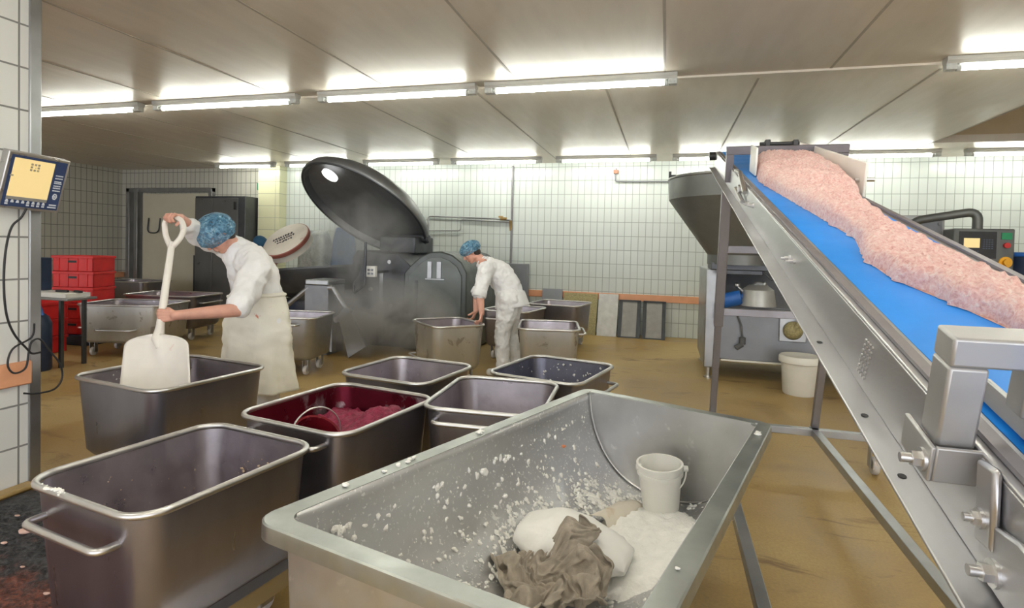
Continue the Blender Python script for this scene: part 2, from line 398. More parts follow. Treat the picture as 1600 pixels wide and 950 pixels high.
# ------------------------------------------------------------------ wheeled steel bins
def caster(root, x, y, ztop, r=.055, rz=0., local=True):
    f = MB(); f.boxb(x - .045, x + .045, y - .045, y + .045, ztop - .012, ztop)
    for s in (-1, 1): f.boxb(x + s * .03 - .004, x + s * .03 + .004, y - .03, y + .03, r * .8, ztop - .01)
    fk = f.build('caster', MT['steel_mid'], root, bev=.003, local=local)
    w = MB(); w.lathe([(.012, -.02), (r - .006, -.02), (r, -.012), (r, .012), (r - .006, .02), (.012, .02)], (x, y, r + .001), 20, ax=(1, 0, 0))
    o = w.build('wheel', MT['wheel'], fk, local=local)
    return fk
GB = 'wheeled stainless meat bins'
def bin_(loc, rz, label, W=.70, L=.78, H=.655, zb=.17, handles=('f', 'b'), m_out='steel_out', m_in='steel_in', skid=False, hz=.555, handle_out=.085, hw=.46):
    t = thing('meat_bin', (loc[0], loc[1], 0), label, 'bin', GB, math.radians(rz))
    b = MB(); R = []
    for z, ins, r in ((zb, .10, .06), (zb + .012, .065, .08), (zb + .05, .035, .10), (H - .01, .008, .10)):
        R.append(rrect(W - 2 * ins, L - 2 * ins, r, z))
    b.rings(R, cap=False); n = len(R[0]); b.add(R[0], [tuple(range(n - 1, -1, -1))])
    R2 = []
    for z, ins, r in ((H - .01, .010, .098), (zb + .09, .045, .095), (zb + .05, .07, .08), (zb + .035, .12, .06)):
        R2.append(rrect(W - 2 * ins, L - 2 * ins, r, z))
    b.rings(R2, cap=False, mi=1); b.add(R2[-1], [tuple(range(n))], 1)
    b.build('tub_body', [MT[m_out], MT[m_in]], t, local=True, smooth=50, fixn=False)
    MB().tube(rrect(W, L, .105, H, 10), .0125, 14, closed=True).build('rim', MT['steel_rim'], t, local=True, smooth=80)
    for h in handles:
        w = hw
        if h in 'fb':
            s = -1 if h == 'f' else 1; y0 = s * (L / 2 - .02)
            pts = [(-w / 2, y0, hz), (-w / 2, y0 + s * handle_out, hz), (w / 2, y0 + s * handle_out, hz), (w / 2, y0, hz)]
        else:
            s = -1 if h == 'l' else 1; x0 = s * (W / 2 - .02)
            pts = [(x0, -w / 2, hz), (x0 + s * handle_out, -w / 2, hz), (x0 + s * handle_out, w / 2, hz), (x0, w / 2, hz)]
        MB().tube(fillet(pts, .05), .0125, 10).build('handle', MT['steel_rim'], t, local=True, smooth=80)
    if skid:
        for s in (-1, 1):
            k = MB()
            k.boxb(s * (W / 2 + .024) - .003, s * (W / 2 + .024) + .003, -L / 2 + .1, L / 2 - .1, zb + .02, zb + .085); k.boxb(s * (W / 2 - .002) - .029, s * (W / 2 - .002) + .029, -L / 2 + .1, L / 2 - .1, zb + .082, zb + .088)
            k.build('chassis_rail', MT['steel_rim'], t, local=True)
    for x in (-1, 1):
        for y in (-1, 1):
            caster(t, x * (W / 2 - .14), y * (L / 2 - .15), zb + .01)
    return t
BINS = {}
def bins():
    B = BINS
    B['A'] = bin_((-1.74, 1.715), -9.5, 'nearest bin, with a bent tube handle facing the lower left corner', W=.63, L=.73, handles=('f',), skid=True, zb=.15, hw=.40, handle_out=.07)
    B['B'] = bin_((-3.0, 2.88), -9, 'tall bin the cream shovel is standing in', W=.79, L=.78, handles=())
    B['C'] = bin_((-1.60, 2.57), -10, 'bin holding dark red meat pulp with blood on its walls', W=.68, L=.74, handles=('f',), m_in='steel_red', hz=.60)
    B['D'] = bin_((-1.655, 3.475), -9, 'empty pinkish bin directly behind the red meat bin', W=.66, L=.66, handles=('b',))
    B['E'] = bin_((-.915, 3.065), 3, 'empty bin right of the red meat bin, its low handle showing above the trough edge', W=.63, L=.74, handles=('f',), hz=.60)
    B['F'] = bin_((-.735, 3.86), -13, 'dark empty bin with white splashes inside, handle at its right corner', W=.66, L=.74, handles=('r',), m_in='steel_in_dark')
    B['G'] = bin_((-2.29, 5.77), 46, 'smeared bin the bending worker leans his hands on', W=.60, L=.70, handles=('l',), m_out='steel_smear', hz=.3)
    B['H'] = bin_((-1.215, 6.03), 12, 'smeared bin right of the bending worker, handle sticking out right', W=.64, L=.76, handles=('r',), m_out='steel_smear', hz=.6)
    B['I'] = bin_((-1.98, 7.45), -8, 'bin behind the bending worker, nearer of the two at the olive grate', W=.66, L=.8, handles=('f',))
    B['I2'] = bin_((-1.55, 8.55), -8, 'bin farther back, in front of the olive grate on the wall', W=.8, L=.8, handles=())
    B['J'] = bin_((-4.17, 5.62), 11, 'bin under the lifting arm, right behind the aproned worker', W=.80, L=.66, handles=('f',), hz=.585, m_out='steel_mid')
    B['K'] = bin_((-6.65, 5.78), 16, 'large smeared bin beside the red crates, wheels showing', W=1.05, L=.75, handles=('l', 'f'), m_out='steel_smear', hz=.35)
    B['K2'] = bin_((-7.25, 6.95), 10, 'wide bin just behind the large smeared bin at the left', W=1.15, L=.75, handles=('r',))
    B['K3'] = bin_((-10.05, 8.75), 5, 'far bin standing in front of the cream door', W=1.0, L=.75, handles=())
bins()
def splashes(name, label, pts, mat, seed, root_kind='stuff', cat='splash'):
    r = random.Random(seed); m = MB()
    for p, nrm, s in pts:
        nrm = V(nrm).normalized(); a = nrm.orthogonal().normalized(); b = nrm.cross(a)
        th = r.uniform(0, PI); a2 = a * math.cos(th) + b * math.sin(th); b2 = nrm.cross(a2)
        e = r.uniform(.5, 1.)
        m.ell(V(p), a2 * s, b2 * s * e, nrm * s * .42, 8, 5)
        k0 = len(m.v) - (2 + 4 * 8)
        if s > .004: m.v[k0:] = [q + (q - V(p)) * .9 * NZ.noise(q * 170 + V((s * 999, 0, 0))) for q in m.v[k0:]]
    return tag(m.build(name, mat, smooth=80), label, cat, kind=root_kind)

def crumbs():
    r = random.Random(31)
    def on_wall(bin_root, W, L, side, n, xr, zr, smax, cluster):
        c, s = math.cos(bin_root.rotation_euler.z), math.sin(bin_root.rotation_euler.z); out = []
        for _ in range(n):
            x = r.uniform(*xr); z = zr[0] + (zr[1] - zr[0]) * r.random() ** cluster
            lx, ly, nx, ny = (x, L / 2 - .022 - .06 * max(0, .655 - z) , 0, -1) if side == 'b' else (-W / 2 + .022 + .06 * max(0, .655 - z), x, 1, 0)
            out.append((V((bin_root.location.x + lx * c - ly * s, bin_root.location.y + lx * s + ly * c, z)), V((nx * c - ny * s, nx * s + ny * c, 0)), .0015 + smax * r.random() ** 3))
        return out
    A = on_wall(BINS['A'], .63, .73, 'b', 170, (-.12, .22), (.36, .56), .012, 1.8) + on_wall(BINS['A'], .63, .73, 'l', 40, (-.3, .3), (.4, .62), .003, 1)
    splashes('meat_crumbs', 'tan meat crumbs stuck to the inner wall of the nearest bin', A, MT['crumb'], 2, cat='crumbs')
    F = on_wall(BINS['F'], .66, .74, 'b', 46, (-.24, .24), (.46, .64), .009, 1) + on_wall(BINS['F'], .66, .74, 'l', 20, (-.2, .3), (.5, .64), .006, 1)
    splashes('white_splashes', 'white splashes on the inner wall of the dark bin behind the trough', F, MT['powder'], 3)
    B = on_wall(BINS['B'], .79, .78, 'l', 50, (-.3, .3), (.52, .645), .006, 1)
    splashes('white_splashes', 'white splashes on the inner left wall of the bin with the shovel', B, MT['powder'], 4)
    a = BINS['A']; c, s = math.cos(a.rotation_euler.z), math.sin(a.rotation_euler.z); R = []
    for _ in range(26):
        x = -.12 + r.gauss(0, .035); y = -.365 + r.gauss(0, .006); R.append((V((a.location.x + x * c - y * s, a.location.y + x * s + y * c, .667)), V((0, 0, 1)), r.uniform(.003, .010)))
    splashes('fat_smear', 'white fat smear on the rim of the nearest bin above its handle', R, MT['powder'], 6, cat='smear')
crumbs()
# ------------------------------------------------------------------ red pulp and its bucket
def pulp():
    rz = math.radians(-10); c, s = math.cos(rz), math.sin(rz); P = []; n = 46; L = .615; W = .555
    for i in range(n + 1):
        row = []
        for k in range(n + 1):
            u = (i / n - .5) * L; w = (k / n - .5) * W
            h = .50 + .135 * math.exp(-((w - .16) ** 2 / .025 + (u - .14) ** 2 / .05)) + .05 * math.exp(-((w + .18) ** 2 + (u - .2) ** 2) / .03)
            h += .022 * NZ.noise(V((w * 14, u * 14, 1))) + .016 * NZ.noise(V((w * 36, u * 36, 3)))
            row.append((-1.60 + w * c - u * s, 2.57 + w * s + u * c, h))
        P.append(row)
    m = MB(); m.grid(P)
    lo = [[(p[0], p[1], .27) for p in r] for r in P]
    m.grid(lo)
    for E0, E1 in ((P[0], lo[0]), (P[-1], lo[-1]), ([r[0] for r in P], [r[0] for r in lo]), ([r[-1] for r in P], [r[-1] for r in lo])):
        m.grid([E0, E1])
    tag(m.build('red_meat_pulp', MT['pulp'], smooth=80), 'heap of dark red meat pulp inside the blood-stained bin', 'meat', kind='stuff')
    t = thing('bucket', (-1.70, 2.44, .45), 'blood-red bucket with a wire hoop handle sunk in the red pulp', 'bucket')
    ax = V((.55, -.25, .75)).normalized(); b = MB()
    b.lathe([(.095, -.06), (.118, .13), (.125, .135), (.125, .15), (.112, .15), (.088, -.05)], (-1.70, 2.42, .44), 30, cap=False, ax=ax)
    b.build('bucket_body', MT['blood'], t)
    e = []
    c0 = V((-1.70, 2.42, .455)) + ax * .135; ux = V((-.5, -.85, .05)).normalized(); uy = (ax * .3 + V((-.3, .3, .9))).normalized()
    for k in range(22):
        a = PI * k / 21; e.append(c0 + ux * math.cos(a) * .128 + uy * math.sin(a) * .13)
    MB().tube(e, .0045, 6).build('bucket_handle', MT['steel_rim'], t)
    d = MB()   # drips hanging over the rim of the red bin
    for (x, y, h) in ((-1.86, 2.88, .10), (-1.42, 2.925, .14), (-1.33, 2.87, .16), (-1.52, 2.94, .09)):
        d.cap_((x, y - .028, .635), (x - .004, y - .045, .635 - h), .012, .005)
pulp()

# ------------------------------------------------------------------ the big trough
TL, TB_, TR, TN = V((-1.104, 1.31)), V((-.414, 3.145)), V((.498, 2.793)), V((-.012, 1.05))
TC = (TL + TR) / 2; TYd = (TB_ - TL).normalized(); TXd = V((TYd.y, -TYd.x)); TLEN = 1.96; TW = 1.0
TZ = .72; TD = .47; TF = .062     # rim height, depth, flange
def tw(u, v, z):                  # trough frame: u across, v along from near end
    s = u / TW + .5; p = TL.lerp(TN, s).lerp(TB_.lerp(TR, s), v / TLEN); return V((p.x, p.y, z))
def tfloor(u, v):
    a = TW / 2 - TF; q = min(1, abs(u) / a)
    prof = (1 - q ** 2.3) ** .5
    vv = min(1, max(0, (v - TF) / .34)); nearf = (1 - (1 - vv) ** 2.2) ** .5
    return TZ - TD * prof * nearf
def trough():
    t = thing('mixing_trough', tuple(TC) + (0,), 'big half-round steel trough dusted with white powder in the foreground', 'trough')
    a = TW / 2 - TF; N = 44; Mv = 56; P = []
    us = [a * math.sin(PI / 2 * (2 * i / N - 1)) for i in range(N + 1)]
    vs = [TF + (TLEN - 2 * TF) * (1 - math.cos(PI / 2 * min(1, (k / (Mv * .5)))) if 0 else (k / Mv) ** 1.35) for k in range(Mv + 1)]
    b = MB()
    P = [[tw(u, v, tfloor(u, v)) for u in us] for v in vs]
    b.grid(P)
    far = [[tw(u, vs[-1], tfloor(u, 9) + (TZ - tfloor(u, 9)) * k / 6) for u in us] for k in range(7)]
    o = b.build('trough_body', MT['tub_in'], t, smooth=38, fixn=False)
    s = o.modifiers.new('thick', 'SOLIDIFY'); s.thickness = .006; s.offset = 0
    ep = MB(); ep.grid(far); eo = ep.build('end_plate', MT['tub'], t, smooth=0); so_ = eo.modifiers.new('thick', 'SOLIDIFY'); so_.thickness = .005
    fb = MB(); fb.tube([tw(u * .99, vs[-1] - .006, tfloor(u, 9) + .006) for u in us], .006, 6); fb.build('end_weld', MT['steel_rim'], t, smooth=80)
    # flange rim: flat ring with rounded outer edge
    r = MB(); L = TLEN
    def loop(w, l, rad, z): return [tw(p.x, p.y + L / 2, p.z) for p in rrect(w, l, rad, z, 8)]
    R = [loop(TW - 2 * TF, L - 2 * TF, .05, TZ - .008), loop(TW - 2 * TF, L - 2 * TF, .05, TZ + .002), loop(TW - .012, L - .012, .07, TZ + .002), loop(TW - .003, L - .003, .072, TZ - .002), loop(TW, L, .075, TZ - .012), loop(TW, L, .075, TZ - .045), loop(TW - .012, L - .012, .07, TZ - .045), loop(TW - .014, L - .014, .07, TZ - .008)]
    r.rings(R, cap=False, closed=True); r.build('rim_flange', MT['tub_rim'], t, smooth=30)
    # outer shell under the flange
    sh = MB(); A2 = TW / 2 - .045; prof = []
    for k in range(25):
        q = -1 + 2 * k / 24; prof.append((A2 * math.sin(PI / 2 * q), TZ - .03 - (TD + .03) * max(0, (1 - abs(math.sin(PI / 2 * q)) ** 2.6)) ** .5))
    R = [[tw(u * .96, .05, z + .0) for u, z in prof], [tw(u, .06, z) for u, z in prof], [tw(u, TLEN - .055, z) for u, z in prof], [tw(u * .96, TLEN - .045, z) for u, z in prof]]
    sh.rings(R[1:3], cap=False)
    e = MB(); e.prism([(-.43, TZ - .03), (.43, TZ - .03), (.40, .20), (-.40, .20)], lambda u, z: tw(u, .055, z), lambda u, z: tw(u * .97, .085, z))
    e.prism([(-.34, .26), (.10, .26), (.08, .16), (-.32, .16)], lambda u, z: tw(u, .06, z), lambda u, z: tw(u, TLEN - .1, z))
    e.build('end_apron', MT['tub'], t, bev=.01)
    for u in (-.26, .04):
        for v in (.22, TLEN - .3):
            p = tw(u, v, 0); caster(t, p.x, p.y, .17, .06, local=False)
trough()
def crumpled_cloth(N=56,S=.54,frames=26):
    vs=[];fs=[]
    for i in range(N):
        for j in range(N):
            a=i/(N-1)-.5;b=j/(N-1)-.5
            th=1.6*math.exp(-(a*a+b*b)*9)          # a twist in the middle
            x=a*S*.72+.05*NZ.noise(V((a*3,b*3,1)));y=b*S*.78+.05*NZ.noise(V((a*3,b*3,5)))
            x,y=x*math.cos(th)-y*math.sin(th),x*math.sin(th)+y*math.cos(th)
            z=.07+.035*math.sin(a*15+5*NZ.noise(V((a*2.5,b*2.5,2))))+.03*math.sin(b*12+a*5+5*NZ.noise(V((a*2.5,b*2.5,8))))+.03*NZ.noise(V((a*6,b*6,3)))
            vs.append((x,y,z))
    fs=[(i*N+j,i*N+j+1,(i+1)*N+j+1,(i+1)*N+j) for i in range(N-1) for j in range(N-1)]
    me=bpy.data.meshes.new('c');me.from_pydata(vs,[],fs);o=bpy.data.objects.new('c',me);COL.objects.link(o)
    # rest shape: the flat sheet
    o.shape_key_add(name='Basis');k=o.shape_key_add(name='flat')
    for i in range(N):
        for j in range(N): k.data[i*N+j].co=((i/(N-1)-.5)*S,(j/(N-1)-.5)*S,0)
    pm=bpy.data.meshes.new('p');pm.from_pydata([(-1,-1,0),(1,-1,0),(1,1,0),(-1,1,0)],[],[(0,1,2,3)]);p=bpy.data.objects.new('p',pm);COL.objects.link(p)
    p.modifiers.new('c','COLLISION');p.collision.cloth_friction=60;p.collision.thickness_outer=.004
    c=o.modifiers.new('cl','CLOTH');st=c.settings;st.quality=6;st.mass=.3;st.tension_stiffness=10;st.compression_stiffness=10;st.shear_stiffness=3;st.bending_stiffness=.06;st.air_damping=4
    st.rest_shape_key=k
    cs=c.collision_settings;cs.use_self_collision=True;cs.self_distance_min=.005;cs.distance_min=.004;cs.collision_quality=2;cs.self_friction=20
    c.point_cache.frame_start=1;c.point_cache.frame_end=frames
    for f in range(1,frames+1): SC.frame_set(f)
    e=o.evaluated_get(bpy.context.evaluated_depsgraph_get());P=[v.co.copy() for v in e.data.vertices]
    for x in (o,p): bpy.data.objects.remove(x)
    SC.frame_set(1)
    m=sum(P,V())/len(P);zm=min(q.z for q in P)
    return [q-V((m.x,m.y,zm)) for q in P],fs
def orange_scrap():
    p = tw(-.40, 1.55, tfloor(-.40, 1.55) + .008); m = MB(); m.ell(p, (.014, .004, .0), (-.003, .009, .004), (.0, -.003, .007), 10, 7)
    m.v = [q + V((NZ.noise(q * 90) * .006, NZ.noise(q * 90 + V((3, 0, 0))) * .006, 0)) for q in m.v]
    tag(m.build('meat_scrap', pm('orange scrap', (.75, .26, .12), .5, var=.2, scale=40), smooth=70), 'tiny orange scrap stuck on the inner wall of the big trough', 'meat scrap')
orange_scrap()
def trough_contents():
    r = random.Random(11); pts = []
    def nrm(u, v):
        e = .01; return (tw(u - e, v, tfloor(u - e, v)) - tw(u + e, v, tfloor(u + e, v))).cross(tw(u, v - e, tfloor(u, v - e)) - tw(u, v + e, tfloor(u, v + e)))
    def put(u, v, s):
        n = nrm(u, v)
        if n.z < 0: n = -n
        pts.append((tw(u, v, tfloor(u, v)) + n.normalized() * .005, n, s))
    a = TW / 2 - TF - .01
    for k in range(9000):
        v = r.uniform(.1, TLEN - .1); th = r.uniform(-PI / 2, .9); u = a * math.sin(th)
        d = math.hypot((u + .10) / .27, (v - 1.15) / .68)
        cl = NZ.noise(V((u * 9, v * 9, 5)))
        if r.random() < (math.exp(-d * d * 1.3) + .035) * (.5 + 1.4 * max(0, cl + .15)):
            s = .0024 + .0120 * r.random() ** 3.5
            if r.random() < .05: s *= 1.5
            put(u, v, s)
    for (u, v, s, k) in ((-.425, .24, .014, 22), (-.42, .68, .011, 10), (-.30, .92, .015, 14), (-.33, .75, .012, 12), (-.38, 1.35, .009, 8), (-.27, 1.63, .013, 26), (-.20, 1.70, .014, 30), (-.22, .76, .014, 16), (-.38, .58, .010, 10), (-.36, .46, .010, 10), (-.25, 1.45, .013, 26), (-.18, 1.55, .014, 26), (.16, 1.84, .012, 12), (-.1, .55, .014, 20), (-.23, 1.55, .016, 34), (-.16, 1.68, .016, 40), (-.12, 1.78, .014, 30), (-.28, 1.5, .013, 26), (-.30, 1.2, .014, 24), (-.24, .6, .013, 22), (-.33, 1.0, .012, 16)):
        for _ in range(k):
            put(max(-a, min(a, u + r.gauss(0, .018))), v + r.gauss(0, .025), s * r.uniform(.3, 1))
    for (u, v) in ((-.465, .52), (-.46, .56), (-.47, .60), (-.47, .58), (-.465, .97), (-.472, .99), (-.46, .96), (.465, 1.72), (.462, 1.74), (-.47, .3), (.46, .4), (-.46, .45)):
        pts.append((tw(u, v, TZ + .007), V((0, 0, 1)), r.uniform(.007, .017)))
    splashes('powder_specks', 'white powder specks and clots spattered over the trough wall', pts, MT['powder'], 5, cat='powder')
    # powder heap
    m = MB(); P = []; n = 54
    for i in range(n + 1):
        row = []
        for k in range(n + 1):
            w = -.24 + .60 * k / n; v = .82 + 1.02 * i / n
            x = (w - .09 + .10 * (v - 1.35)) / .22; y = (v - 1.36) / .44
            h = .055 * max(0, 1 - x * x - y * y) ** .6
            edge = 1 - x * x - y * y
            h += (.016 * NZ.noise(V((w * 22, v * 22, 2))) + .010 * NZ.noise(V((w * 60, v * 60, 7)))) if edge > -.35 else -.02
            if edge < .05: h -= .02 * (.05 - edge) * 3
            u = min(a, w); row.append(tw(u, v, tfloor(u, v) + h))
        P.append(row)
    m.grid(P); tag(m.build('powder_heap', MT['powder'], smooth=80), 'heap of white powder spilled along the trough bottom', 'powder', kind='stuff')
    # white paper sack lying under the cloth
    s = MB(); rings = []
    c0, c1 = tw(-.28, 1.02, .37), tw(.13, 1.08, .335)
    ax = (c1 - c0).normalized(); sd = ax.cross(V((0, 0, 1))).normalized(); up = sd.cross(ax)
    for i in range(29):
        q = i / 28; c = c0.lerp(c1, q)
        wd = .17 * (.62 + .38 * math.sin(PI * min(1, q * 1.1) ** .8)) if q < .9 else .17 * (.55 - .5 * (q - .9)); th = .085 * max(.12, math.sin(PI * min(.97, .1 + .84 * q))) ** .7
        row = []
        for k in range(28):
            an = 2 * PI * k / 28; ca, sa = math.cos(an), math.sin(an)
            ca = math.copysign(abs(ca) ** .8, ca)
            nz = 1 + .10 * NZ.noise(V((q * 7, ca * 2.2, sa * 2.2))) + .07 * NZ.noise(V((q * 16, ca * 5, sa * 5)))
            row.append(c + sd * ca * wd * nz + up * sa * th * nz)
        rings.append(row)
    s.rings(rings); o = s.build('paper_sack', MT['paper'], smooth=70)
    tag(o, 'white paper sack lying in the trough, half under the grey cloth', 'sack')
    f = MB(); fr = []
    for i in range(15):       # torn kraft flap of the second sack towards the bucket
        q = i / 14; row = []
        for k in range(13):
            w = k / 12 - .5; u = -.12 + .04 * q + w * .10; v = 1.34 + .32 * q + .03 * math.sin(5 * w)
            row.append(tw(u, v, tfloor(u, v) + .03 + .05 * (1 - (2 * w) ** 2) * (1 - .6 * q) + .006 * NZ.noise(V((u * 30, v * 30, 0)))))
        fr.append(row)
    f.grid(fr); o = f.build('paper_sack_flap', pm('kraft paper', (.76, .70, .60), .7, var=.08, scale=8, stains=[((.55, .38, .2), 7, .55, .2)]), smooth=70)
    so = o.modifiers.new('thick', 'SOLIDIFY'); so.thickness = .002
    o.name = 'kraft_bag'; tag(o, 'torn kraft paper bag crumpled between the sack and the white bucket', 'bag')
    # crumpled grey rag
    P, fs_ = crumpled_cloth(); g = MB(); ra = 3.6; rc = V((-.35, 1.90))
    def rest(px, py):
        dl = V((px, py)) - TL; vv_ = dl.dot(TYd) * 1.02; uu_ = dl.dot(TXd) - TW / 2 + .02
        return min(.45, max(tfloor(max(-a, min(a, uu_)), max(.12, vv_)) + .008, .31 + .125 * math.exp(-(((px + .25) / .17) ** 2 + ((py - 2.10) / .13) ** 2))))
    vs_ = []
    for q in P:
        px, py = rc.x + .98 * (q.x * math.cos(ra) - q.y * math.sin(ra)), rc.y + .98 * (q.x * math.sin(ra) + q.y * math.cos(ra))
        vs_.append(V((px, py, rest(px, py) + .008 + .085 * math.tanh(q.z * 1.45 / .085))))
    g.add(vs_, fs_); o = g.build('cleaning_rag', MT['rag'], smooth=80)
    o.modifiers.new('fine', 'SUBSURF').render_levels = 1
    so = o.modifiers.new('thick', 'SOLIDIFY'); so.thickness = .004
    tag(o, 'crumpled grey cotton rag dropped on the white sack in the trough', 'rag')
    # white bucket
    bc = tw(.045, 1.72, 0).xy
    t = thing('bucket', (bc.x, bc.y, .30), 'small white bucket with wire bail standing inside the trough', 'bucket')
    z0 = .285; k = MB(); ax = V((-.05, -.05, 1)).normalized()
    k.lathe([(.0, 0), (.078, 0), (.084, .008), (.098, .165), (.106, .168), (.106, .182), (.101, .182), (.101, .205), (.108, .206), (.108, .218), (.098, .218), (.092, .17), (.078, .012), (0, .010)], (bc.x, bc.y, z0), 40, cap=False, ax=ax)
    k.build('bucket_body', MT['white_plastic'], t, smooth=40)
    e = []; c0 = V((bc.x, bc.y, z0 + .19)); sx = V((.97, .22, 0)).normalized(); dn = V((.10, -.55, -.75)).normalized()
    for q in range(25):
        an = PI * q / 24; e.append(c0 + sx * math.cos(an) * .112 + dn * math.sin(an) * .118)
    MB().tube(e, .004, 6).build('bucket_handle', MT['white_plastic'], t, smooth=80)
    lg = MB()
    for sg in (-1, 1): lg.cyl(c0 + sx * sg * .098, c0 + sx * sg * .12, .014, n=12)
    lg.build('handle_lug', MT['white_plastic'], t)
trough_contents()

# ------------------------------------------------------------------ inclined conveyor
CX0, CX1 = .375, .80; CA, CS = 1.0564, .2538
cl = math.sqrt(1 + CS * CS); CD = V((0, 1 / cl, CS / cl)); CN = V((0, -CS / cl, 1 / cl))
def cv(x, y, h=0.): return V((x, y, CA + CS * y)) + CN * h
def conveyor():
    t = thing('conveyor', (.74, 3.0, 0), 'long inclined conveyor with a bright blue belt and steel sides', 'conveyor')
    Y0, Y1 = .15, 5.07
    for x, s, nm in ((CX0, -1, 'near'), (CX1, 1, 'far')):
        p = MB()
        def seg(xa, xb, ha, hb):
            p.add([cv(xx, yy, hh) for xx in (xa, xb) for yy in (Y0, Y1) for hh in (ha, hb)], [(0, 1, 3, 2), (4, 6, 7, 5), (0, 4, 5, 1), (2, 3, 7, 6), (0, 2, 6, 4), (1, 5, 7, 3)])
        xo, xi = (x, x + .006) if s < 0 else (x - .006, x)
        seg(xo, xi, -.125, 0)
        seg(*((x - .045, x + .006) if s < 0 else (x - .006, x + .045)), -.131, -.125)
        seg(*((x, x + .045) if s < 0 else (x - .045, x)), 0, .006)
        o = p.build('side_plate', MT['steel_conv'], t, bev=.002)
        g = MB(); g.add([cv(xx, yy, hh) for xx in ((x + .012, x + .030) if s < 0 else (x - .030, x - .012)) for yy in (Y0, Y1 - .1) for hh in (.007, .014)], [(0, 1, 3, 2), (4, 6, 7, 5), (0, 4, 5, 1), (2, 3, 7, 6), (0, 2, 6, 4), (1, 5, 7, 3)])
        g.build('wear_strip', MT['frame_grey'], t)
    b = MB(); R = .05; out = []
    for k in range(13):
        a = PI / 2 - PI * k / 12; out.append(cv(0, Y1 - .02, -.045) + CD * R * math.cos(a) + CN * R * math.sin(a))
    for k in range(13):
        a = -PI / 2 - PI * k / 12; out.append(cv(0, Y0, -.045) + CD * R * math.cos(a) + CN * R * math.sin(a))
    b.prism([(p.y, p.z) for p in out], lambda y, z: (CX0 + .046, y, z), lambda y, z: (CX1 - .020, y, z))
    b.build('belt', MT['belt'], t, smooth=30)
    # head end bearings
    for x in (CX0 - .02, CX1 + .02):
        k = MB(); k.cyl(cv(x - .03, Y1 - .02, -.03), cv(x + .03, Y1 - .02, -.03), .035, n=16)
        k.build('roller_bearing', MT['black'], t)
    # rivets, slots, plate with bolt holes on the near side plate
    def bolt(y, h, r=.009, l=.018, x=CX0, name='bolt', mat='steel_rim'):
        m = MB(); m.cyl(cv(x, y, h), cv(x - l * .35, y, h), r * 1.5, n=14); m.cyl(cv(x - l * .35, y, h), cv(x - l, y, h), r, n=6); m.cyl(cv(x - l, y, h), cv(x - l * 1.5, y, h), r * .55, n=10)
        m.build(name, MT[mat], t)
    bolt(1.92, -.06, .007); bolt(1.85, -.05, .005); bolt(2.9, -.06, .008); bolt(2.75, -.04, .008)
    rv = MB(); rr = random.Random(3)
    for i in range(4):
        for j in range(7):
            p = cv(CX0 - .001, 1.17 + .012 * i + .004 * j, -.025 - .012 * j); rv.cyl(p, p + V((-.003, 0, 0)), .0035, n=8)
    rv.build('rivets', MT['steel_rim'], t)
    for y in (1.10, .93, 1.42):
        p = cv(CX0 - .025, y, -.1245); hl = MB(); hl.cyl(p, p + CN * .0008, .006, n=10); hl.build('drain_hole', MT['black'], t)
    # near gantry
    g = MB(); zt = 1.385
    pbox = lambda m_, xa, xb, ya, yb, ha, hb_: m_.add([cv(xx, yy, hh) for xx in (xa, xb) for yy in (ya, yb) for hh in (ha, hb_)], [(0, 1, 3, 2), (4, 6, 7, 5), (0, 4, 5, 1), (2, 3, 7, 6), (0, 2, 6, 4), (1, 5, 7, 3)])
    pbox(g, .332, .374, .815, .862, .0, .108); pbox(g, .332, .86, .815, .862, .108, .146); pbox(g, .81, .86, .815, .862, -.06, .108)
    g.build('gantry_frame', MT['gantry'], t, bev=.004)
    cl_ = MB(); pbox(cl_, .322, .328, .802, .885, -.042, .006); pbox(cl_, .328, .378, .802, .808, -.042, .006); pbox(cl_, .334, .374, .812, .865, -.006, .0)
    cl_.build('gantry_clamp', MT['gantry'], t, bev=.002)
    l2 = MB(); l2.boxb(.364, .374, .752, .792, 1.165, 1.262); l2.build('mount_plate', MT['steel_conv'], t, bev=.006)
    pb = MB(); pb.prism([(.45, -.12), (.755, -.12), (.775, -.06), (.70, -.035), (.45, -.035)], lambda y, h: cv(CX0 - .008, y, h), lambda y, h: cv(CX0, y, h)); pb.build('bearing_plate', MT['steel_conv'], t, bev=.003)
    def hexbolt(x, y, z, r, l):
        m = MB(); m.cyl((x, y, z), (x - .004, y, z), r * 1.75, n=20); m.cyl((x - .004, y, z), (x - .004 - l * .5, y, z), r * 1.2, n=6); m.cyl((x - .004 - l * .5, y, z), (x - .006 - l, y, z), r * .72, n=12); m.build('clamp_bolt', MT['steel_rim'], t)
    hexbolt(.322, .822, 1.244, .0085, .020); hexbolt(.364, .775, 1.196, .007, .012); hexbolt(.367, .748, 1.146, .009, .020)
    br = MB(); br.add([cv(xx, yy, hh) for xx in (.432, .462) for yy in (.35, .98) for hh in (.016, .021)], [(0, 1, 3, 2), (4, 6, 7, 5), (0, 4, 5, 1), (2, 3, 7, 6), (0, 2, 6, 4), (1, 5, 7, 3)])
    br.add([cv(xx, yy, hh) for xx in (.428, .433) for yy in (.35, .98) for hh in (.012, .045)], [(0, 1, 3, 2), (4, 6, 7, 5), (0, 4, 5, 1), (2, 3, 7, 6), (0, 2, 6, 4), (1, 5, 7, 3)])
    br.build('guide_rail', MT['steel_conv'], t, bev=.002)
    hb = MB(); pbox(hb, .415, .455, .82, .855, .045, .108); hb.build('guide_hanger', MT['gantry'], t, bev=.003)
    # upper gantry
    y = 3.82; u = MB(); zb = CA + CS * y
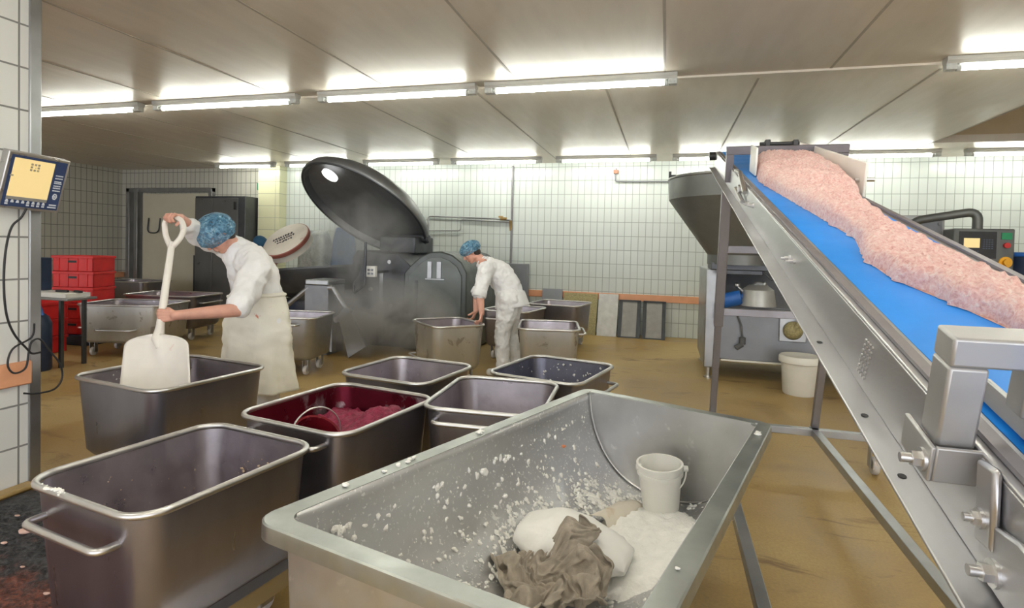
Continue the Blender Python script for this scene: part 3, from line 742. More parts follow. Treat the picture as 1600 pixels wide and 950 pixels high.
    pbox(u, CX0 - .03, CX0 + .015, y - .03, y + .02, -.08, .092); pbox(u, CX0 - .03, 1.03, y - .03, y + .02, .092, .142); pbox(u, .985, 1.03, y - .03, y + .02, .03, .092); pbox(u, .80, .985, y - .02, y + .01, .03, .06)
    u.build('gantry_frame', MT['frame_dark'], t, bev=.003)
    m = MB(); m.boxb(.58, .76, y + .02, y + .10, 2.06, 2.175); m.cyl((.55, y + .06, 2.19), (.78, y + .06, 2.19), .014, n=10); m.boxb(.58, .61, y + .03, y + .09, 2.17, 2.215); m.boxb(.74, .77, y + .03, y + .09, 2.17, 2.21); m.cyl((.58, y + .05, 2.09), (.76, y + .05, 2.09), .05, n=16)
    m.build('scraper_motor', MT['black'], t, bev=.004)
    w = MB(); w.add([cv(xx, yy, hh) for xx in (CX0 + .085, CX0 + .097) for yy in (3.40, 3.62) for hh in (.01, .165)], [(0, 1, 3, 2), (4, 6, 7, 5), (0, 4, 5, 1), (2, 3, 7, 6), (0, 2, 6, 4), (1, 5, 7, 3)])
    w.build('inlet_guard', MT['white_plastic'], t, bev=.004)
    w = MB(); w.add([cv(xx, yy, hh) for xx in (.838, .850) for yy in (2.85, 4.25) for hh in (-.03, .135)], [(0, 1, 3, 2), (4, 6, 7, 5), (0, 4, 5, 1), (2, 3, 7, 6), (0, 2, 6, 4), (1, 5, 7, 3)])
    w.build('side_guard', MT['white_plastic'], t, bev=.004)
    bb = MB(); bb.cyl(cv(.82, 2.92, .05), cv(.90, 2.92, .05), .010, n=10); bb.build('guard_bolt', MT['steel_rim'], t)
    lv = MB(); lv.tube([cv(CX0 - .01, 3.0, -.02), cv(CX0 - .02, 3.15, .06), cv(CX0 - .02, 3.32, .05)], .012, 8); lv.tube([cv(CX0 - .015, 3.02, -.07), cv(CX0 - .03, 3.2, -.03)], .012, 8); lv.cyl(cv(CX0 - .03, 3.12, -.02), cv(CX0 + .01, 3.12, -.02), .022, n=12)
    lv.build('release_lever', MT['steel_rim'], t)
    # trestle
    for x in (.365, 1.05):
        top = V((x, 3.90, CA + CS * 3.90 - .13)); bot = V((x, 4.40, .26)); mid = top.lerp(bot, .56)
        MB().bar(top, mid, .06, .06, (0, 1, .3)).build('leg', MT['frame_grey'], t, bev=.004)
        MB().bar(top.lerp(bot, .5), bot, .045, .045, (0, 1, .3)).build('leg_extension', MT['frame_grey'], t, bev=.003)
    for q in (.24, .50):
        top = V((.365, 3.90, CA + CS * 3.90 - .13)); bot = V((.365, 4.40, .26)); p = top.lerp(bot, q)
        MB().bar(p, p + V((.685, 0, 0)), .05, .05).build('cross_beam', MT['frame_grey'], t, bev=.003)
    for x in (.365, 1.045):
        MB().bar((x, 1.0, .25), (x, 4.42, .25), .05, .05).build('base_rail', MT['steel_mid'], t, bev=.003)
    MB().bar((.25, 4.36, .25), (1.46, 4.36, .25), .05, .05).build('base_rail', MT['steel_mid'], t, bev=.003)
    for x, y in ((1.42, 4.36), (.28, 4.36), (.365, 1.1), (1.045, 1.1)): caster(t, x, y, .225, .06, local=False)
    return t
conveyor()
def ip(tab, y):
    for (a, b), (c, d) in zip(tab, tab[1:]):
        if a <= y <= c: return b + (d - b) * (y - a) / (c - a)
    return tab[0][1] if y < tab[0][0] else tab[-1][1]
def mince():
    Lt = [(.5, .58), (.9, .61), (1.22, .605), (1.35, .57), (1.51, .515), (1.68, .505), (1.93, .55), (2.4, .515), (2.9, .475), (3.2, .455), (3.7, .50), (4.3, .62), (4.6, .72)]
    Rt = [(.5, .68), (1.15, .72), (1.4, .745), (1.56, .745), (1.87, .725), (2.13, .715), (2.55, .742), (2.75, .79), (2.95, .815), (3.6, .832), (4.2, .825), (4.4, .75), (4.6, .70)]
    P = []; n = 330; m = 56
    for i in range(n + 1):
        y = .5 + 4.1 * i / n; row = []
        l = ip(Lt, y) + .020 * NZ.noise(V((y * 13, 0, 3))) + .013 * NZ.noise(V((y * 45, 0, 5))); r = ip(Rt, y) + .02 * NZ.noise(V((y * 9, 4, 0))) + .008 * NZ.noise(V((y * 45, 9, 5)))
        for k in range(m + 1):
            q = k / m; x = l + (r - l) * q
            d = max(0, 1 - (2 * q - 1) ** 6) ** .5 * min(1, (4.62 - y) / .25) ** .5
            big = .050 + .055 * min(1, max(0, (y - 1.9) / 1.6)) + .02 * NZ.noise(V((x * 5, y * 4, 0)))
            kk = min(1, max(0, (y - 1.9) / 1.3)); kk = kk * kk * (3 - 2 * kk); h = big * d * ((1.1 - .65 * q) * (1 - kk) + kk * (1 + .1 * q)) + d * (.010 * NZ.noise(V((x * 26, y * 20, 1))) + .014 * NZ.noise(V((x * 60, y * 52, 2))) + .005 * NZ.noise(V((x * 150, y * 130, 8))))
            row.append(cv(x, y, .0065 + max(0, h)))
        P.append(row)
    g = MB(); g.grid(P)
    lo = [[cv(ip(Lt, .5 + 4.1 * i / n) , .5 + 4.1 * i / n, .006), cv(ip(Rt, .5 + 4.1 * i / n), .5 + 4.1 * i / n, .006)] for i in range(n + 1)]
    g.grid(lo)
    tag(g.build('minced_meat', MT['mince'], smooth=85), 'thick layer of pink minced meat riding up the blue belt', 'meat', kind='stuff')
mince()
# ------------------------------------------------------------------ filling machine with hopper
def filler():
    t = thing('filling_machine', (1.3, 7.5, 0), 'grey filling machine with a wide funnel hopper behind the conveyor legs', 'machine')
    hc = V((.80, 7.0, 0)); h = MB()
    h.lathe([(.79, 2.34), (.80, 2.33), (.79, 2.10), (.335, 1.47), (.335, 1.36)], hc, 56, cap=False)
    h.lathe([(.775, 2.335), (.77, 2.11), (.32, 1.48)], hc, 56, cap=False)
    h.build('hopper', pm('hopper steel', (.19, .195, .19), .45, .5, .1, 3), t, smooth=25)
    r = MB(); r.tube([hc + V((.797 * math.cos(a), .797 * math.sin(a), 2.34)) for a in [2 * PI * k / 56 for k in range(56)]], .016, 8, closed=True); r.build('hopper_rim', MT['steel_mid'], t, smooth=80)
    f = MB(); f.boxb(.02, .08, 6.95, 7.0, 2.28, 2.40); f.boxb(.0, .03, 6.95, 6.98, 2.36, 2.44); f.build('hopper_latch', MT['black'], t)
    b = MB(); b.boxb(.56, 2.30, 7.02, 8.3, .24, .86); b.prism([(7.02, .86), (7.45, 1.30), (8.3, 1.30), (8.3, .86)], lambda y, z: (.56, y, z), lambda y, z: (2.30, y, z))
    b.build('body', MT['paint_grey'], t, bev=.015)
    c = MB(); c.boxb(.46, .64, 6.98, 8.35, .14, 1.30); c.build('side_cabinet', MT['steel_mid'], t, bev=.012)
    k = MB(); k.boxb(.50, 1.12, 6.80, 7.4, 1.30, 1.38); k.boxb(.56, 1.05, 6.84, 6.92, 1.25, 1.30); k.build('hopper_bracket', MT['steel_dark'], t, bev=.005)
    k = MB(); k.boxb(1.05, 1.35, 6.95, 7.4, 1.30, 1.42); k.build('side_housing', MT['white_plastic'], t, bev=.02)
    for x in (.52, 2.2):
        for y in (7.08, 8.2):
            m = MB(); m.cyl((x, y, 0), (x, y, .02), .05, n=14); m.cyl((x, y, .02), (x, y, .26), .028, n=12); m.build('foot', MT['steel_rim'], t)
    # valve details in the throat
    v = MB(); v.lathe([(.0, .24), (.10, .235), (.17, .18), (.19, .06), (.20, 0), (0, 0)], (1.02, 6.93, .90), 24); v.build('pump_cover', pm('cast steel', (.46, .46, .44), .45, .6, .1, 6), t, smooth=40)
    v = MB(); v.tube([(.80, 6.95, 1.12), (.86, 6.90, 1.06), (.93, 6.88, 1.10), (1.0, 6.90, 1.16), (1.08, 6.9, 1.15)], .022, 8); v.ball((.8, 6.95, 1.12), .035); v.ball((1.08, 6.9, 1.15), .03); v.build('valve_handle', MT['steel_mid'], t)
    v = MB(); v.cyl((.63, 6.93, .93), (.84, 6.90, .99), .085, n=18); v.cyl((.84, 6.90, .99), (.9, 6.90, 1.01), .04, n=14); v.build('drive_motor', MT['blue_plastic'], t)
    v = MB(); v.boxb(.56, .66, 6.90, 6.98, .72, .90); v.build('junction_box', MT['blue_plastic'], t, bev=.006)
    v = MB(); v.cyl((1.38, 6.95, .90), (1.38, 6.95, 1.12), .025, n=12); v.cyl((1.38, 6.95, 1.0), (1.38, 6.95, 1.04), .04, n=14); v.build('sight_glass', MT['white_plastic'], t)
    v = MB(); v.tube([(.62, 6.94, 1.28), (.9, 6.9, 1.27), (1.2, 6.92, 1.33), (1.5, 6.95, 1.25)], .014, 8); v.tube([(1.0, 6.9, 1.35), (1.15, 6.88, 1.2), (1.35, 6.9, 1.22)], .01, 8); v.build('pipework', MT['steel_dark'], t, smooth=80)
    v = MB(); v.tube([(.80, 6.99, .82), (.86, 6.985, .66), (.88, 6.985, .52)], .011, 8); v.cyl((.88, 6.98, .52), (.88, 6.98, .44), .035, n=12); v.cyl((.88, 6.98, .44), (.81, 6.97, .39), .03, n=12); v.build('hanging_plug', MT['rubber'], t, smooth=60)
    v = MB(); v.boxb(1.27, 1.55, 6.99, 7.03, .50, .78); v.build('socket_plate', MT['steel_mid'], t, bev=.005)
    v = MB(); v.lathe([(.10, 0), (.105, .02), (.08, .06), (.03, .09), (.0, .095)], (1.41, 6.99, .63), 20, ax=(0, -1, 0)); v.tube([(1.41, 6.92, .64), (1.45, 6.89, .72), (1.54, 6.92, .78)], .025, 8); v.build('hose_outlet', MT['mesh_panel'], t, smooth=50)
    d = MB(); d.boxb(.66, 2.25, 7.02, 7.05, .225, .245); d.build('bottom_edge', MT['white_dirty'], t)
    # floor bucket
    c = V((1.42, 6.62, 0)); b = thing('bucket', tuple(c), 'white lidded pail standing on the floor below the conveyor', 'bucket')
    m = MB(); m.lathe([(0, 0), (.155, 0), (.165, .012), (.188, .36), (.18, .36), (0, .355)], c, 36); m.build('bucket_body', MT['white_dirty'], b, smooth=40)
    m = MB(); m.lathe([(.188, .335), (.205, .337), (.212, .345), (.212, .40), (.20, .415), (.17, .405), (0, .40)], c, 36, cap=False); m.build('lid', MT['white_dirty'], b, smooth=40)
    # cabinet with swing arm and control box
    c = thing('control_cabinet', (2.8, 7.7, 0), 'grey control cabinet with a swing arm carrying the operator panel', 'cabinet')
    m = MB(); m.boxb(2.50, 3.05, 7.5, 8.0, 0, 1.98); m.build('cabinet_body', MT['steel_mid'], c, bev=.01)
    m = MB(); m.boxb(2.53, 3.02, 7.485, 7.5, .1, 1.93); m.cyl((2.99, 7.47, 1.88), (2.99, 7.5, 1.88), .018, n=12); m.build('cabinet_door', MT['paint_grey'], c, bev=.004)
    m = MB(); m.tube(fillet([(2.60, 7.3, 1.60), (2.60, 7.15, 1.895), (3.14, 7.0, 1.995), (3.14, 7.0, 1.78)], .10, 8), .045, 14); m.build('swing_arm', MT['box_dark'], c, smooth=80)
    m = MB(); m.boxb(2.55, 2.66, 7.2, 7.5, 1.5, 1.62); m.build('arm_bracket', MT['steel_mid'], c, bev=.005)
    m = MB(); m.boxb(2.91, 3.45, 6.95, 7.2, 1.36, 1.81); bx = m.build('control_box', MT['box_dark'], c, bev=.012)
    y = 6.95
    m = MB(); m.boxb(2.96, 3.29, y - .006, y, 1.50, 1.78); m.build('keypad', MT['black'], bx)
    m = MB(); m.boxb(3.0, 3.14, y - .012, y - .006, 1.61, 1.71); m.build('screen', MT['lcd'], bx)
    m = MB()
    for i in range(4):
        for j in range(5): m.boxb(3.17 + i * .024, 3.185 + i * .024, y - .011, y - .006, 1.60 + j * .022, 1.612 + j * .022)
    for i in range(6): m.boxb(3.0 + i * .024, 3.014 + i * .024, y - .011, y - .006, 1.565, 1.58)
    m.build('keys', pm('grey keys', (.06, .075, .11), .5), bx)
    m = MB(); m.boxb(3.33, 3.42, y - .012, y, 1.70, 1.77); m.build('green_switch', MT['green'], bx)
    m = MB(); m.cyl((3.375, y, 1.64), (3.375, y - .03, 1.64), .028, n=16); m.build('red_switch', MT['red_btn'], bx)
    m = MB(); m.cyl((3.37, y, 1.465), (3.37, y - .02, 1.465), .058, n=24); m.cyl((3.37, y - .02, 1.465), (3.37, y - .06, 1.465), .034, n=20); m.build('stop_button', MT['amber'], bx)
    t = thing('blue_tub', (3.72, 7.3, 0), 'blue rimmed tub at the right edge beside the operator panel', 'tub')
    m = MB(); m.lathe([(.0, .98), (.24, 1.0), (.285, 1.55), (.265, 1.55), (.22, 1.05), (0, 1.05)], (3.76, 7.3, 0), 36); m.build('tub_body', MT['navy'], t)
    m = MB(); m.tube([(3.76 + .28 * math.cos(a), 7.3 + .28 * math.sin(a), 1.55) for a in [2 * PI * k / 36 for k in range(36)]], .026, 8, closed=True); m.build('rim', MT['blue_plastic'], t, smooth=80)
    m = MB(); m.boxb(3.5, 4.0, 7.05, 7.55, .92, .98); m.cyl((3.76, 7.3, 0), (3.76, 7.3, .92), .12); m.build('stand', MT['steel_mid'], t)
filler()

# ------------------------------------------------------------------ bowl cutter
def cutter():
    t = thing('bowl_cutter', (-4.5, 8.0, 0), 'large dark bowl cutter with its round dished lid raised open, steam around it', 'machine')
    n = V((-.236, -.562, -.793)).normalized(); c = V((-4.64, 8.0, 2.0)); R = 1.10
    m = MB(); m.lathe([(R - .05, 0), (R, .0), (R + .012, .03), (R - .02, .13), (R * .86, .24), (R * .5, .31), (0, .33)], c, 72, cap=False, ax=-n)
    m.lathe([(R - .05, 0), (R - .07, .10), (R * .82, .19), (R * .48, .26), (0, .28)], c, 72, cap=False, ax=-n)
    lid = m.build('lid', MT['steel_lid'], t, smooth=40, fixn=False)
    m = MB(); m.tube([c + (lambda a, b: a * math.cos(k) + b * math.sin(k))(n.orthogonal().normalized(), n.cross(n.orthogonal().normalized())) * (R - .02) for k in [2 * PI * i / 72 for i in range(72)]], .02, 8, closed=True); m.build('lid_rim', MT['steel_dark'], lid, smooth=80)
    d = V((-.36, -.40, .39)); d = d - n * d.dot(n); pd = c + d * 1.12 - n * .135
    m = MB(); m.cyl(pd, pd + n * .03, .13, n=30); m.build('lid_port_glow', emis('ceiling glow put in the lid port', (1, 1, .97), 1.2), lid)  # glowing disc stands in for bright ceiling behind the lid hole
    # bowl
    ax = V((-.09, .02, 1)).normalized(); bc = V((-5.25, 8.2, 1.09))
    m = MB(); m.lathe([(1.10, .0), (1.16, .01), (1.17, -.02), (1.13, -.16), (.98, -.36), (.55, -.50), (.0, -.52)], bc, 72, cap=False, ax=ax)
    m.lathe([(1.10, 0), (1.07, -.14), (.9, -.32), (.5, -.42), (0, -.42)], bc, 72, cap=False, ax=ax)
    m.build('bowl', MT['steel_dark'], t, smooth=30, fixn=False)
    m = MB(); m.tube([bc + (V((1, 0, .09)).normalized() * math.cos(k) + V((0, 1, 0)) * math.sin(k)) * 1.15 for k in [2 * PI * i / 72 for i in range(72)]], .018, 8, closed=True); m.build('bowl_rim', MT['steel_mid'], t, smooth=80)
    m = MB(); m.boxb(-6.0, -4.4, 7.6, 9.0, .03, .58); m.build('pedestal', MT['navy'], t, bev=.02)
    # housings
    m = MB(); m.prism([(-4.50, 0), (-3.52, 0), (-3.52, 1.16), (-3.75, 1.36), (-4.42, 1.40), (-4.50, 1.30)], lambda x, z: (x, 7.45, z), lambda x, z: (x, 9.0, z))
    m.build('drive_housing', MT['steel_dark'], t, bev=.015)
    m = MB(); m.boxb(-4.3, -3.70, 7.9, 8.6, 1.36, 1.62); m.cyl((-4.35, 8.2, 1.6), (-3.6, 8.2, 1.6), .07, n=16); m.build('lid_hinge', MT['steel_dark'], t, bev=.02)
    arch = [(-3.56, .02), (-2.62, .02), (-2.62, 1.13), (-2.70, 1.27), (-2.84, 1.37), (-3.0, 1.415), (-3.16, 1.405), (-3.32, 1.33), (-3.47, 1.20), (-3.56, 1.10)]
    m = MB(); m.prism(arch, lambda x, z: (x, 7.25, z), lambda x, z: (x, 8.9, z)); hs = m.build('motor_housing', pm('green grey steel', (.115, .125, .122), .42, .7, .1, 3), t, bev=.02)
    m = MB(); ia = [(-3.06 + (x + 3.06) * .84, .62 + (z - .62) * .90) for x, z in arch]
    m.prism(ia, lambda x, z: (x, 7.235, z), lambda x, z: (x, 7.25, z)); m.build('access_door', pm('green grey door', (.15, .165, .158), .45, .6, .1, 3), hs, bev=.004)
    m = MB()
    for x in (-3.16, -3.02): m.boxb(x - .03, x + .03, 7.222, 7.236, 1.04, 1.27)
    m.boxb(-3.22, -2.94, 7.222, 7.236, 1.02, 1.035); m.build('vent', MT['steel_mid'], hs)
    m = MB(); m.boxb(-3.37, -3.34, 7.215, 7.236, .45, 1.0); m.build('hinge', MT['steel_dark'], hs)
    m = MB(); m.boxb(-4.04, -3.98, 7.435, 7.45, .05, 1.1); m.build('panel_seam', MT['steel_mid'], t)
    for x, z in ((-4.18, .83), (-3.86, .60), (-3.88, 1.24)):
        m = MB(); m.cyl((x, 7.45, z), (x, 7.42, z), .028, n=14); m.build('knob', MT['steel_rim'], t)
    # guard rod with switch box
    m = MB(); m.tube(fillet([(-4.20, 7.0, .95), (-4.17, 6.95, .80), (-3.98, 6.92, .93), (-3.98, 6.92, 1.52)], .04), .018, 8); m.build('guard_rod', MT['steel_dark'], t, smooth=80)
    m = MB(); m.boxb(-4.0, -3.86, 6.98, 7.04, 1.04, 1.19); sb = m.build('switch_box', MT['white_plastic'], t, bev=.006)
    m = MB()
    for i in range(2):
        for j in range(2): m.boxb(-3.975 + i * .05, -3.94 + i * .05, 6.972, 6.98, 1.07 + j * .05, 1.10 + j * .05)
    m.build('print', MT['paint_grey'], sb)
    m = MB(); m.tube([(-3.93, 7.04, 1.1), (-3.93, 7.46, 1.1)], .02, 8); m.build('switch_bracket', MT['steel_dark'], t)
cutter()
def lift():
    t = thing('trolley_lift', (-4.5, 6.6, 0), 'grey bin lift with a square post and angled arm in front of the cutter bowl', 'machine')
    m = MB(); m.boxb(-4.67, -4.31, 6.55, 6.95, 0, .93); m.build('post', MT['paint_grey'], t, bev=.01)
    m = MB(); m.boxb(-4.65, -4.30, 6.53, 6.95, .93, 1.0); m.build('post_cap', MT['steel_mid'], t, bev=.012)
    m = MB(); m.cyl((-5.16, 6.58, .48), (-4.62, 6.58, .89), .032, n=12); m.cyl((-4.32, 6.58, .90), (-4.25, 6.58, .90), .04, n=12); m.cyl((-4.26, 6.58, .90), (-4.02, 6.56, .60), .032, n=12); m.build('lift_arm', MT['steel_mid'], t)
    m = MB(); m.cyl((-4.15, 6.5, .49), (-4.15, 6.62, .49), .04, n=14); m.boxb(-4.24, -4.21, 6.5, 6.6, .06, .50); m.tube([(-4.225, 6.55, .12), (-4.3, 6.5, .05), (-4.4, 6.5, .04)], .02, 8); m.build('pivot', MT['steel_mid'], t)
    m = MB(); m.prism([(-4.17, .50), (-4.03, .66), (-3.93, .62), (-4.08, .44)], lambda x, z: (x, 6.50, z), lambda x, z: (x, 6.56, z)); m.prism([(-4.09, .46), (-3.95, .60), (-3.70, .17), (-3.96, .0)], lambda x, z: (x, 6.49, z), lambda x, z: (x, 6.53, z))
    m.build('lift_plate', MT['steel_mid'], t, bev=.004)
lift()

# ------------------------------------------------------------------ things along the walls
def walls():
    y = YB
    t = thing('wall_pipe', (-2.79, y - .05, 0), 'thin steel water pipe running down the tiles with a side branch and brass valve', 'pipe')
    MB().cyl((-2.79, y - .04, 3.0), (-2.79, y - .04, 1.0), .018, n=10).build('riser', MT['frame_grey'], t)
    MB().tube(fillet([(-4.46, y - .04, 1.3), (-4.46, y - .04, 2.06), (-3.1, y - .05, 2.02), (-2.79, y - .05, 2.0)], .05), .016, 8).build('branch', MT['steel_mid'], t, smooth=80)
    MB().tube(fillet([(-4.46, y - .05, 1.78), (-3.79, y - .05, 1.79), (-3.79, y - .05, 2.0), (-2.8, y - .05, 1.96)], .05), .012, 8).build('branch', MT['steel_mid'], t, smooth=80)
    m = MB(); m.cyl((-3.0, y - .06, 2.02), (-2.88, y - .06, 2.02), .03, n=10); m.boxb(-3.03, -2.95, y - .10, y - .05, 2.04, 2.07); m.cyl((-2.8, y - .07, 1.99), (-2.8, y - .03, 1.80), .026, n=10); m.build('valve', pm('aged brass', (.45, .30, .12), .4, .8, .1), t)
    t = thing('wall_pipe', (-.4, y - .05, 0), 'short horizontal pipe high on the tiles with a drop end, left of the hopper', 'pipe')
    MB().tube(fillet([(-.90, y - .05, 2.93), (-.90, y - .05, 2.70), (.25, y - .05, 2.69)], .03), .013, 8).build('pipe_run', MT['paint_grey'], t, smooth=80)
    MB().boxb(-.94, -.86, y - .08, y, 2.84, 2.90).build('pipe_clip', pm('aged red clip', (.45, .20, .12), .5), t)
    o = MB().boxb(-2.99, -2.40, 9.86, 9.98, 0, 1.20).build('electrical_cabinet', MT['paint_grey'], bev=.008); tag(o, 'flat grey cabinet standing at the wall behind the bending worker', 'cabinet')
    def lean(name, x0, x1, h, mat, label, y0=9.82, th=.03, group=None, cat='panel'):
        m = MB(); m.prism([(y0, 0), (y0 + th, 0), (10.08, h), (10.08 - th, h)], lambda yy, z: (x0, yy, z), lambda yy, z: (x1, yy, z))
        return tag(m.build(name, mat, bev=.004), label, cat, group)
    lean('grate_panel', -1.76, -1.15, .70, MT['mesh_panel'], 'olive mesh grate leaning on the wall below the orange strip', 9.80)
    lean('panel', -2.16, -1.79, .76, MT['paint_grey'], 'grey sheet leaning behind the olive grate', 9.93)
    lean('panel', -1.13, -.79, .71, MT['pale_panel'], 'pale off-white board leaning on the wall right of the olive grate', 9.78)
    for x0, x1, l in ((-.77, -.40, 'dark framed grey panel beside the pale board'), (-.36, .02, 'dark framed grey panel, right end of the leaning row')):
        t = thing('framed_panel', ((x0 + x1) / 2, 9.9, 0), l, 'panel', 'dark framed panels on the wall')
        f = MB(); ly = lambda z: 9.78 + z / .62 * .30
        for a, b, z0, z1 in ((x0, x0 + .06, 0, .62), (x1 - .06, x1, 0, .62), (x0, x1, .0, .02), (x0, x1, .59, .62)):
            f.add([(xx, ly(zz) + dd, zz) for xx in (a, b) for zz in (z0, z1) for dd in (-.03, .01)], [(0, 1, 3, 2), (4, 6, 7, 5), (0, 4, 5, 1), (2, 3, 7, 6), (0, 2, 6, 4), (1, 5, 7, 3)])
        f.build('panel_frame', MT['steel_dark'], t)
        g = MB(); g.add([(xx, ly(zz) + dd, zz) for xx in (x0 + .06, x1 - .06) for zz in (.02, .59) for dd in (-.015, .005)], [(0, 1, 3, 2), (4, 6, 7, 5), (0, 4, 5, 1), (2, 3, 7, 6), (0, 2, 6, 4), (1, 5, 7, 3)])
        g.build('panel_sheet', pm('stained grey sheet', (.34, .33, .31), .5, .3, .12, 6, stains=[((.33, .19, .10), 5, .60, .1)]), t)
    t = thing('steel_locker', (-8.9, 9.8, 0), 'dark steel double locker between the cream door and the yellow tiled pillar', 'cabinet')
    MB().boxb(-9.50, -8.26, 9.6, 10.1, 0, 2.40).build('locker_body', MT['steel_dark'], t, bev=.01)
    for a, b in ((-9.48, -9.05), (-9.04, -8.42)): MB().boxb(a, b, 9.575, 9.6, .1, 2.36).build('locker_door', pm('locker door', (.22, .225, .23), .34, .85, .08, 2), t, bev=.005)
    MB().boxb(-8.50, -8.46, 9.55, 9.575, 2.12, 2.28).build('latch', MT['black'], t)
    t = thing('emergency_light', (-8.28, 10.0, 2.5), 'small green dispenser high on the wall beside the yellow pillar', 'emergency light')  # small emergency light, built as a plain unlit green box
    MB().boxb(-8.34, -8.23, 10.02, 10.14, 2.56, 2.72).build('emergency_light_body', MT['green'], t, bev=.02)
    MB().boxb(-8.31, -8.26, 10.05, 10.14, 2.42, 2.56).build('emergency_light_base', MT['white_plastic'], t, bev=.01)
    # plastic wrapped bale and blue sheet behind the bowl
    def bale(name, c, w, d, h, mat, label, seed, top=.6):
        m = MB(); R = []
        for i in range(21):
            q = i / 20; k = 1 - .35 * max(0, (q - top) / (1 - top)) ** 2
            row = []
            for j in range(40):
                a = 2 * PI * j / 40; ca, sa = math.cos(a), math.sin(a)
                px = math.copysign(abs(ca) ** .6, ca) * w / 2 * k; py = math.copysign(abs(sa) ** .6, sa) * d / 2 * k
                s = 1 + .10 * NZ.noise(V((ca * 2 + seed, sa * 2, q * 5)))
                row.append((c[0] + px * s, c[1] + py * s, h * q + (.03 * NZ.noise(V((ca * 2, sa * 2, seed))) if q > .9 else 0)))
            R.append(row)
        m.rings(R); return tag(m.build(name, mat, smooth=80), label, 'bale')
    bale('wrapped_bale', (-6.62, 9.62), .66, .46, 1.72, MT['poly'], 'bale in clear crinkled plastic wrap behind the cutter bowl', 3)
    bale('wrapped_bale', (-6.02, 9.66), .44, .42, 1.78, MT['poly_blue'], 'bale under blue plastic wrap behind the cutter bowl', 8, .5)
walls()

def terminal():
    t = thing('weighing_terminal', (-3.62, 2.42, 1.65), 'wall-mounted weighing terminal with amber display at the upper left', 'terminal')
    O = V((-3.49, 2.262, 1.965)); ex = V((0, .33, -.012)); ey = V((-.085, -.012, -.315)); nn = ex.cross(ey).normalized()
    if nn.x < 0: nn = -nn
    def Fp(u, v, d=0): return O + ex * u + ey * v + nn * d
    def slab(u0, u1, v0, v1, d0, d1, m=None):
        m = m or MB(); m.add([Fp(u, v, d) for u in (u0, u1) for v in (v0, v1) for d in (d0, d1)], [(0, 1, 3, 2), (4, 6, 7, 5), (0, 4, 5, 1), (2, 3, 7, 6), (0, 2, 6, 4), (1, 5, 7, 3)]); return m
    slab(-.0, 1, 0, 1, -.055, 0).build('housing', MT['terminal'], t, bev=.006)
    m = slab(.25, .75, .3, .7, -.10, -.05); m.boxb(-3.66, -3.60, 2.36, 2.46, 1.74, 1.84); m.build('wall_bracket', MT['steel_mid'], t)
    slab(.05, .955, .055, .955, 0, .002).build('keypad', MT['panel_blue'], t)
    sc = slab(.10, .745, .10, .775, .002, .0045).build('display', MT['lcd'], t)
    m = slab(.10, .745, .775, .83, .002, .004); m.build('display_edge', pm('display edge grey', (.30, .29, .27), .5), t)  # grey strip along the lower display edge
    k = MB()
    for i in range(3):      # box of digits on the display, and faint line
        for j in range(3):
            if (i, j) != (1, 1): slab(.36 + i * .055, .395 + i * .055, .16 + j * .05, .195 + j * .05, .0045, .006, k)
    slab(.435, .445, .225, .24, .0045, .006, k); slab(.08, .13, .40, .425, .0045, .006, k)
    k.build('display_print', pm('faded digits', (.42, .36, .24), .6), sc)
    r = random.Random(4); w = MB()
    for i in range(8):
        u = .10 + i * .083
        slab(u, u + .045, .855, .885, .002, .004, w); slab(u + .008, u + .036, .835, .855, .002, .004, w)
        if i in (0, 4, 5, 6, 7): slab(u, u + .045, .895, .925, .002, .004, w)
    w.build('key_print', MT['ink_white'], t); w = MB()
    for i, v in enumerate((.30, .35, .41, .44, .49, .53, .58)):
        u = .80
        while u < .92:
            l = r.uniform(.012, .028); slab(u, min(.925, u + l), v, v + .022, .002, .004, w); u += l + .007
    w.build('text_print', MT['ink_white'], t); w = MB()
    for i in range(10):
        a = 2 * PI * i / 10; slab(.862 + .030 * math.cos(a) - .010, .862 + .030 * math.cos(a) + .010, .70 + .045 * math.sin(a) - .013, .70 + .045 * math.sin(a) + .013, .002, .004, w)
    slab(.852, .872, .685, .715, .002, .004, w); w.build('arrow_key', MT['ink_white'], t); w = MB(); slab(.80, .92, .85, .873, .002, .004, w); slab(.78, .925, .895, .918, .002, .004, w)
    w.build('badge_print', MT['ink_white'], t)
    c = [(-3.57, 2.40, 1.655), (-3.585, 2.382, 1.60), (-3.60, 2.343, 1.543), (-3.6, 2.314, 1.415), (-3.6, 2.304, 1.235), (-3.6, 2.317, 1.052), (-3.6, 2.357, .93), (-3.6, 2.424, .834), (-3.6, 2.452, .802), (-3.6, 2.5, .80)]
    def smooth(c, n=6):
        o = []; P = [V(p) for p in c]
        for i in range(len(P) - 1):
            a, b, d, e = P[max(0, i - 1)], P[i], P[i + 1], P[min(len(P) - 1, i + 2)]
            for k in range(n):
                s = k / n; o.append(.5 * ((2 * b) + (d - a) * s + (2 * a - 5 * b + 4 * d - e) * s * s + (3 * b - a - 3 * d + e) * s ** 3))
        return o + [P[-1]]
    MB().tube(smooth(c), .006, 8).build('cable', MT['black'], t, smooth=80)
    l = [(-3.58, 2.45, .98), (-3.59, 2.442, .90), (-3.60, 2.35, .846), (-3.6, 2.324, .759), (-3.6, 2.357, .704), (-3.6, 2.417, .722), (-3.6, 2.434, .813), (-3.6, 2.45, .87), (-3.6, 2.494, .88), (-3.6, 2.541, .814), (-3.6, 2.609, .711), (-3.6, 2.624, .62), (-3.6, 2.579, .559), (-3.61, 2.48, .555), (-3.62, 2.42, .57)]
    o = MB().tube(smooth(l), .0055, 8).build('hanging_cord', MT['black'], smooth=80); tag(o, 'loose loop of black cable hanging below the terminal at the wall edge', 'cable')
terminal()

